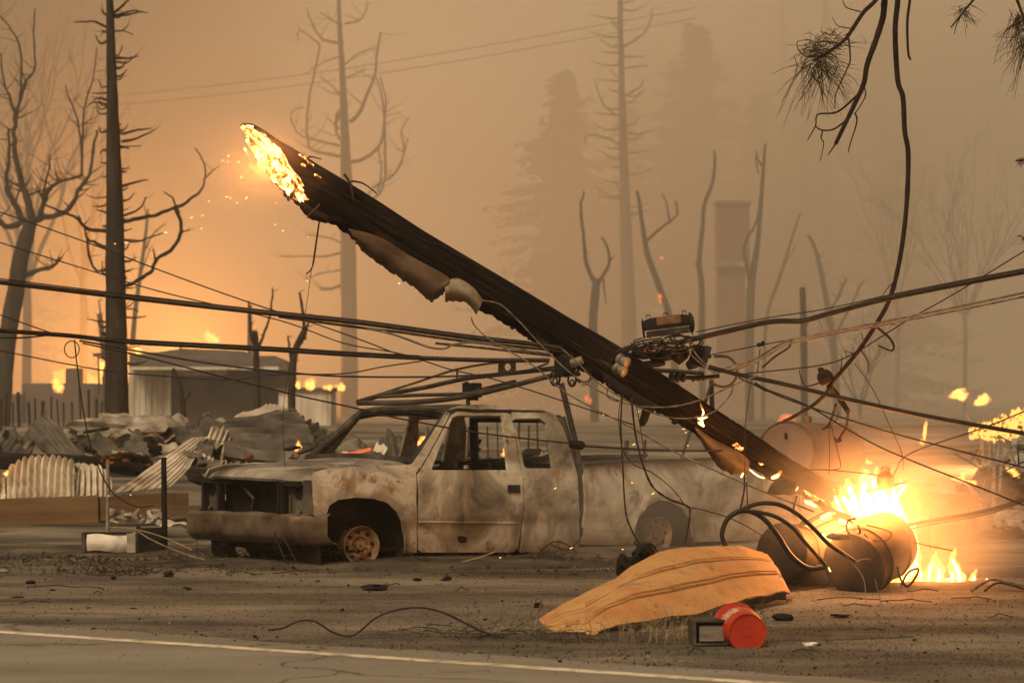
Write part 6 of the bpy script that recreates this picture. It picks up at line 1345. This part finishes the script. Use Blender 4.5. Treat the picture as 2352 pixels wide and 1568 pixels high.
hang('long crooked branch hanging from the top down to the tank', [([(2062, -80), (2062, 0), (2056, 72), (2062, 184), (2074, 224), (2078, 301), (2086, 353), (2083, 461), (2072, 563), (2056, 645), (2038, 699), (2009, 750), (1973, 804), (1934, 851), (1912, 876), (1901, 898), (1872, 927), (1832, 952), (1800, 968)], 6.5, 4.2),
     ([(1905, 887), (1926, 912), (1948, 945)], 7.5, 6), ([(1948, 948), (1945, 975), (1937, 992), (1923, 1013)], 3.2, 2.6), ([(1930, 1010), (1922, 1014), (1917, 1006)], 4, 3), ([(1920, 928), (1912, 955), (1904, 974), (1894, 984)], 3, 2.4), ([(1890, 985), (1905, 980), (1913, 986)], 3, 2), ([(1906, 975), (1920, 966), (1926, 950), (1922, 940)], 1.2, .8),
     ([(2013, 750), (2042, 775), (2053, 795), (2046, 805), (2017, 793)], 3.2, 2), ([(2056, 645), (2040, 660), (2026, 680)], 1.6, .8), ([(1985, 792), (1980, 770), (1976, 765)], 1.4, .7), ([(1978, 805), (1993, 830), (1995, 855)], 1.8, .9), ([(1962, 812), (1940, 806)], 1.6, .8), ([(2040, 742), (2060, 747)], 1.4, .7), ([(1930, 855), (1934, 825), (1932, 815)], 1.5, .7), ([(1880, 880), (1850, 886), (1838, 860), (1836, 850)], 1.8, 1)], 20.9)
hang('thick branch with bare forks hanging left of the long one', [([(2044, -80), (2032, 0), (2028, 40), (2012, 92), (1992, 148), (1984, 192), (1964, 237), (1943, 281), (1919, 331)], 8, 4.5), ([(1972, 216), (1924, 257), (1879, 263), (1873, 289), (1855, 322)], 2.6, 1.2), ([(1943, 277), (1915, 297), (1887, 299), (1872, 289)], 2.2, 1.6), ([(1890, 299), (1886, 318), (1892, 330), (1884, 370)], 1.8, .9), ([(1964, 260), (1968, 281), (1952, 333), (1948, 352)], 2.2, 1), ([(1919, 331), (1902, 356)], 2, 1), ([(1985, 200), (1988, 220), (1972, 250), (1962, 262)], 1.6, 1)], 20.6)
hang('branch ending in a thick clump of fine twigs', [([(2040, -50), (2012, 0), (1984, 28), (1960, 64), (1940, 92), (1903, 120), (1868, 140)], 5.5, 3.6), ([(1948, 80), (1953, 135), (1945, 160), (1920, 216), (1918, 250)], 2.2, 1), ([(1976, 27), (1945, 18), (1935, 0)], 1.8, .8), ([(1955, 66), (1925, 60), (1912, 40)], 1.4, .7), ([(1900, 122), (1860, 132), (1836, 118), (1832, 96), (1860, 92)], 1.6, .8), ([(1930, 100), (1880, 96), (1868, 112)], 1.8, .9)], 20.5, [(1885, 118, 50, 26, 120, 42, .35), (1880, 150, 42, 22, 90, 60, .9), (1905, 90, 50, 22, 60, 40, 0)])
hang('short broken reddish stick hanging near the top', [([(2092, -30), (2090, 0), (2084, 52), (2086, 120), (2092, 138)], 3.6, 2.6)], 20.6)
hang('small twiggy branch tip at top right', [([(2250, -20), (2236, 0), (2216, 24), (2184, 64)], 3.4, 1.6), ([(2205, 40), (2196, 60), (2192, 80)], 1.6, .8)], 20.4, [(2214, 26, 16, 20, 30, 28, .7)])
hang('needle-hung branch in the top right corner', [([(2330, -20), (2336, 0), (2345, 24), (2356, 60), (2362, 110)], 4, 2.4), ([(2350, 48), (2326, 60), (2306, 76)], 2.2, 1.2)], 20.4, [(2340, 40, 22, 26, 60, 55, 1.0), (2352, 100, 12, 40, 40, 50, 1.0)])
hang('charred twig tip poking in at the right edge', [([(2380, 366), (2352, 368), (2334, 370)], 3, 2)], 20.4, [(2344, 370, 10, 10, 24, 14, 0)]); hang('second charred twig tip lower on the right edge', [([(2380, 545), (2350, 545)], 3, 2)], 20.4, [(2349, 545, 6, 12, 16, 10, 0)])

# ------------------------------------------------------------------ litter on the ground
def chunk(x, y, w, h, seed, label, group, mat='black', name='charcoal_chunk', cat='charcoal'):
    c = G(x, y); s = c.y / FOC; g = .03 if (c - L0).dot(rn) < .6 else 0.0
    o = MB().rock(c + Vector((0, 0, h * s * .35 + g)), (w * s / 2, w * s / 2.4, h * s / 2), seed, 2, .7).build(name, M[mat], None, True, 25); return tag(o, label, cat, group)
ck = [(262, 1331, 13, 10), (70, 1340, 22, 9), (433, 1354, 13, 8), (425, 1350, 12, 4), (203, 1398, 11, 6), (216, 1446, 8, 7), (320, 1422, 6, 5), (156, 1425, 8, 4), (787, 1402, 8, 7), (586, 1463, 9, 7), (1025, 1332, 22, 11), (958, 1333, 20, 8), (1286, 1532, 9, 8), (1488, 1501, 13, 8), (1114, 1424, 10, 6), (305, 1398, 18, 4), (40, 1372, 28, 4), (560, 1500, 5, 4), (700, 1480, 6, 4), (900, 1500, 5, 4), (1060, 1540, 5, 4), (1400, 1545, 6, 4), (1180, 1490, 6, 4), (1872, 1535, 12, 6), (1990, 1512, 8, 5), (2050, 1440, 8, 6), (2100, 1470, 12, 5), (2200, 1490, 8, 5), (1850, 1460, 16, 8), (1795, 1422, 34, 16), (1880, 1482, 12, 6), (2040, 1520, 7, 4), (2270, 1455, 10, 5), (1930, 1555, 6, 3), (1700, 1540, 6, 4), (800, 1345, 8, 5), (730, 1335, 9, 4), (640, 1350, 6, 4), (120, 1356, 12, 4)]
for k, (x, y, w, h) in enumerate(ck): chunk(x, y, w, h, k * 1.9, 'small black charcoal bit lying on the ground', 'charcoal bits on the ground')
chunk(860, 1354, 62, 16, 50, 'large flat black char clump on the ground before the truck', None)
chunk(1797, 1424, 46, 20, 51, 'large crumbly char lump right of the bucket', None); chunk(1932, 1417, 46, 10, 52, 'brick-like charred block in the dirt right of bucket', None)
chunk(1862, 1484, 34, 12, 53, 'crumpled white paper scrap in the dirt', None, 'white_metal', 'paper_scrap', 'paper'); chunk(387, 1325, 24, 18, 54, 'curled brown bark scrap on the ground at left', None, 'branch', 'bark_scrap', 'bark')
chunk(8, 1315, 24, 10, 55, 'pale scrap at the left frame edge', None, 'ash', 'scrap', 'scrap')
rg = random.Random(31)
def stick(x, y, L, r, seed, label, group=None, mat='twig', name='stick', arch=0.02):
    rg = random.Random(seed); c = G(x, y); s = c.y / FOC; a = rg.uniform(-.35, .35); pts = [c + Vector((math.cos(a) * L * s * (i / 5 - .5), math.sin(a) * L * s * (i / 5 - .5) + rg.uniform(-.02, .02), .012 + gz(c.x, c.y) + arch * math.sin(i / 5 * math.pi) * rg.uniform(.2, 1.4))) for i in range(6)]
    o = MB().tube([Vector(q) for q in spline(pts, 3)], r * s, 5, True, .3).build(name, M[mat]); return tag(o, label, 'stick', group)
for k, (x, y, L) in enumerate([(80, 1388, 70), (150, 1352, 190), (225, 1366, 20), (900, 1346, 40), (1060, 1358, 30), (1110, 1470, 60), (960, 1448, 90), (1010, 1440, 60), (1600, 1500, 40), (1760, 1380, 120), (1950, 1380, 150), (2080, 1384, 120), (2120, 1360, 70), (2230, 1378, 90), (1970, 1395, 70), (1790, 1345, 160), (1820, 1338, 140), (1900, 1350, 120), (1850, 1500, 60), (2010, 1450, 50), (2300, 1420, 60), (560, 1320, 90), (680, 1318, 110), (480, 1302, 120), (1150, 1462, 80), (1180, 1455, 60)]):
    stick(x, y, L, 1.3, k, 'thin burnt stick lying flat on the ground', 'thin sticks on the ground')
# piles of burnt twigs
def brush(label, x, y, w, h, n, seed, mat='twig', name='brush_pile', r=.9):
    rg = random.Random(seed); c = G(x, y); s = c.y / FOC; t = thing(name, label, 'brush', c)
    m = MB(); b = MB()
    for k in range(n):
        p = c + Vector((rg.gauss(0, .4) * w * s, rg.uniform(-.35, .35), gz(c.x, c.y) + .01)); d = Vector((rg.uniform(-1, 1), rg.uniform(-.5, .5), rg.uniform(.05, .7))).normalized(); L = w * s * rg.uniform(.15, .45); pts = [p]
        for i in range(4): d = (d + Vector((rg.uniform(-.5, .5), rg.uniform(-.4, .4), rg.uniform(-.5, .2)))).normalized(); q = pts[-1] + d * L / 4; q.z = max(q.z, .01); pts.append(q)
        (b if k % 6 == 0 else m).tube([Vector(q) for q in spline(pts, 2)], [s * rg.uniform(.6, 1.4) * r * (1 - .07 * i) for i in range(9)], 4)
    stuff(m.build('twigs', M[mat], t)); stuff(b.build('stem', M['bark'], t)); return t
brush('tangle of burnt twigs on the ground left of truck', 265, 1318, 130, 30, 90, 1); brush('twig tangle under the truck front bumper', 560, 1290, 220, 30, 110, 2); brush('charred brush heap below the truck cab rear', 1235, 1288, 120, 40, 110, 3, 'twig'); brush('thin weeds burnt along the truck rocker', 1010, 1285, 160, 20, 60, 4)
brush('dark twigs and wire litter under the dark transformer', 1830, 1335, 180, 30, 120, 5); brush('scrubby litter under the ochre panel tip', 1300, 1470, 150, 14, 90, 6, 'twig', r=.6); brush('dry scrub below the ochre panel lower edge', 1500, 1452, 200, 20, 120, 7, 'straw', r=.5); brush('burnt scrub line along the road edge left of panel', 1080, 1458, 240, 14, 110, 8, 'twig', r=.55)
for k, pts in enumerate(([(310, 1215), (350, 1240), (420, 1270), (470, 1285)], [(250, 1210), (310, 1215), (380, 1235), (440, 1262)], [(630, 1222), (640, 1250), (655, 1285), (665, 1297)], [(645, 1225), (665, 1260), (680, 1290)], [(1225, 1290), (1245, 1262), (1275, 1243), (1305, 1252), (1325, 1268)], [(1265, 1250), (1300, 1262), (1330, 1240)], [(1060, 1290), (1100, 1280), (1150, 1262)], [(930, 1262), (955, 1280), (985, 1290)])):
    m = MB().tube([P(x, y, 23.4 if x > 400 else 25) for x, y in spline(pts, 6)], .007, 5); tag(m.build('dead_stem', M['straw' if k in (0, 1, 6) else 'twig']), ['pale dead stem slanting right of the dark crate', 'long pale stem arching over the white appliance', 'dead stem leaning on the bumper seam', 'second dead stem below the bumper', 'arched burnt stem beside the truck rocker rear', 'thin burnt stem crossing the arched one', 'pale stem under the truck door', 'burnt stem trailing from the front wheel'][k], 'stem')
for k, pts in enumerate(([(1938, 1270), (1965, 1300), (1985, 1335), (1990, 1405)], [(2010, 1330), (2020, 1370), (2032, 1415)], [(2290, 1340), (2292, 1400), (2298, 1452)], [(1965, 1290), (1985, 1283), (2000, 1285)])):
    m = MB().tube([P(x, y, 18.6) for x, y in spline(pts, 6)], .0035, 5); tag(m.build('grass_stalk', M['straw']), ['long dry grass stalk bending before burning transformer', 'short dry stalk under the burning transformer', 'dry stalk standing at lower right', 'pale stalk tip across the transformer lid'][k], 'stalk')
m = MB(); rg = random.Random(88)
for k in range(260):                                                       # dry grass by the ochre panel and bucket
    x = rg.choice((rg.gauss(1480, 50), rg.gauss(1600, 40), rg.gauss(1650, 20), rg.uniform(1300, 1760))); y = rg.uniform(1435, 1482); p = G(x, y); h = rg.uniform(.05, .22); d = Vector((rg.uniform(-.5, .5), rg.uniform(-.3, .3), 1))
    m.tube([p, p + d * h * .5, p + d * h + Vector((rg.uniform(-.06, .06), 0, -.02))], [.0016, .0013, .0006], 3, False)
stuff(tag(m.build('dry_grass', M['straw']), 'sparse dry grass around the panel and bucket', 'grass'))
def grit(n, seed, mat, label, name, smin, smax, where):
    v = []; f = []; rg = random.Random(seed)
    for _ in range(n):
        x, y = where(rg); c = G(x, y); s = rg.uniform(smin, smax) * (1 if rg.random() < .93 else 2); g = .036 if (c - L0).dot(rn) < .55 else .004 + .012 * noise.noise((c.x * 1.3, c.y * 1.3, 0)); b = len(v)
        v += [c + Vector((rg.uniform(-1, 1) * s, rg.uniform(-1, 1) * s, g + rg.uniform(0, .3) * s)) for _ in range(3)] + [c + Vector((0, 0, g + s * .8))]; f += [(b, b + 1, b + 3), (b + 1, b + 2, b + 3), (b + 2, b, b + 3), (b, b + 2, b + 1)]
    stuff(tag(mk(name, v, f, M[mat], None, False), label, 'gravel'))
def wh(rg):
    while True:
        x, y = rg.uniform(-30, 2380), 1290 + 278 * rg.random() ** 1.1
        d = (G(x, y) - L0).dot(rn)
        if d > .35 or rg.random() < .06: return x, y
grit(13000, 1, 'black', 'fine black charcoal grit strewn over the ground', 'charcoal_grit', .003, .010, wh); grit(8000, 2, 'ash', 'fine pale gravel strewn over the ground', 'pale_gravel', .002, .007, wh)
def wh2(rg): return rg.gauss(1900, 330), rg.uniform(1395, 1530)
grit(6000, 3, 'dirt', 'loose tan gravel on the shoulder at right', 'tan_gravel', .004, .012, wh2)
def wh3(rg): return rg.uniform(-40, 1500), rg.gauss(1288, 14)
grit(7000, 4, 'scorched', 'burnt soil crumbs around the truck', 'burnt_crumbs', .008, .03, wh3)

# ------------------------------------------------------------------ smoke in the air
def vol(name, density, colr, noise_scale=None, soft=False, aniso=0.0):
    m = bpy.data.materials.new(name); m.use_nodes = True; nt = m.node_tree; nt.nodes.clear()
    o = nt.nodes.new('ShaderNodeOutputMaterial'); pv = nt.nodes.new('ShaderNodeVolumePrincipled')
    pv.inputs['Color'].default_value = (*colr, 1); pv.inputs['Density'].default_value = density; pv.inputs['Density Attribute'].default_value = ''; pv.inputs['Anisotropy'].default_value = aniso
    nt.links.new(pv.outputs[0], o.inputs['Volume'])
    if soft:
        t = nt.nodes.new('ShaderNodeTexCoord'); ln = nt.nodes.new('ShaderNodeVectorMath'); ln.operation = 'LENGTH'; nt.links.new(t.outputs['Object'], ln.inputs[0])
        mr = nt.nodes.new('ShaderNodeMapRange'); mr.interpolation_type = 'SMOOTHSTEP'; mr.inputs['From Min'].default_value = 1.0; mr.inputs['From Max'].default_value = 0.15; mr.inputs['To Min'].default_value = 0; mr.inputs['To Max'].default_value = density
        nt.links.new(ln.outputs['Value'], mr.inputs['Value'])
        n = nt.nodes.new('ShaderNodeTexNoise'); n.inputs['Scale'].default_value = noise_scale; n.inputs['Detail'].default_value = 2; nt.links.new(t.outputs['Object'], n.inputs['Vector'])
        mr2 = nt.nodes.new('ShaderNodeMapRange'); mr2.inputs['From Min'].default_value = .35; mr2.inputs['From Max'].default_value = .65; mr2.inputs['To Min'].default_value = .35; mr2.inputs['To Max'].default_value = 1.3; nt.links.new(n.outputs[0], mr2.inputs['Value'])
        mu = nt.nodes.new('ShaderNodeMath'); mu.operation = 'MULTIPLY'; nt.links.new(mr.outputs[0], mu.inputs[0]); nt.links.new(mr2.outputs[0], mu.inputs[1]); nt.links.new(mu.outputs[0], pv.inputs['Density'])
    return m
hz = MB().box((0, 128, 19), (330, 290, 42)).build('haze', vol('haze_air', HAZE_DENSITY, HAZE_COLOR), None, False); hz['kind'] = 'stuff'
bank = MB().box((0, 168, 18.5), (322, 205, 40)).build('smoke_bank', vol('smoke_bank_air', BANK_DENSITY, HAZE_COLOR), None, False); bank['kind'] = 'stuff'; bank['label'] = 'thick tan smoke standing behind the burnt lots'; bank['category'] = 'smoke'
def smoke(label, c, size, density, colr=(.9, .82, .7)):
    bm = bmesh.new(); bmesh.ops.create_icosphere(bm, subdivisions=3, radius=1.0); me = bpy.data.meshes.new('smoke'); bm.to_mesh(me); bm.free()
    o = bpy.data.objects.new('smoke', me); col.objects.link(o); o.location = c; o.scale = size; me.materials.append(vol('smoke_air', density, colr, 1.6, True)); o['label'] = label; o['category'] = 'smoke'; o['kind'] = 'stuff'; return o
smoke('glowing smoke around the fire at the pole top', P(2030, 1200, 21.2), (1.6, 1.4, 1.1), 0.75, (.95, .85, .72))
smoke('thin smoke drifting over the truck bed', P(1560, 1150, 24.2), (2.2, 1.0, 1.0), 0.27, (.8, .73, .62))
smoke('thin lit smoke at the burning pole end', P(590, 370, 20.5), (.9, .9, .7), 0.35, (.95, .85, .7))
smoke('grey smoke plume rolling over the upper right', P(2300, 220, 120), (28, 22, 16), 0.06, (.55, .50, .42))
smoke('grey smoke plume standing behind the chimney', P(1650, 460, 122), (19, 16, 14), 0.06, (.55, .49, .42))
smoke('dull smoke added to darken the upper left corner', P(-40, 60, 100), (17, 18, 13), 0.13, (.45, .40, .31))  # absorbing volume added so the upper left corner comes out darker
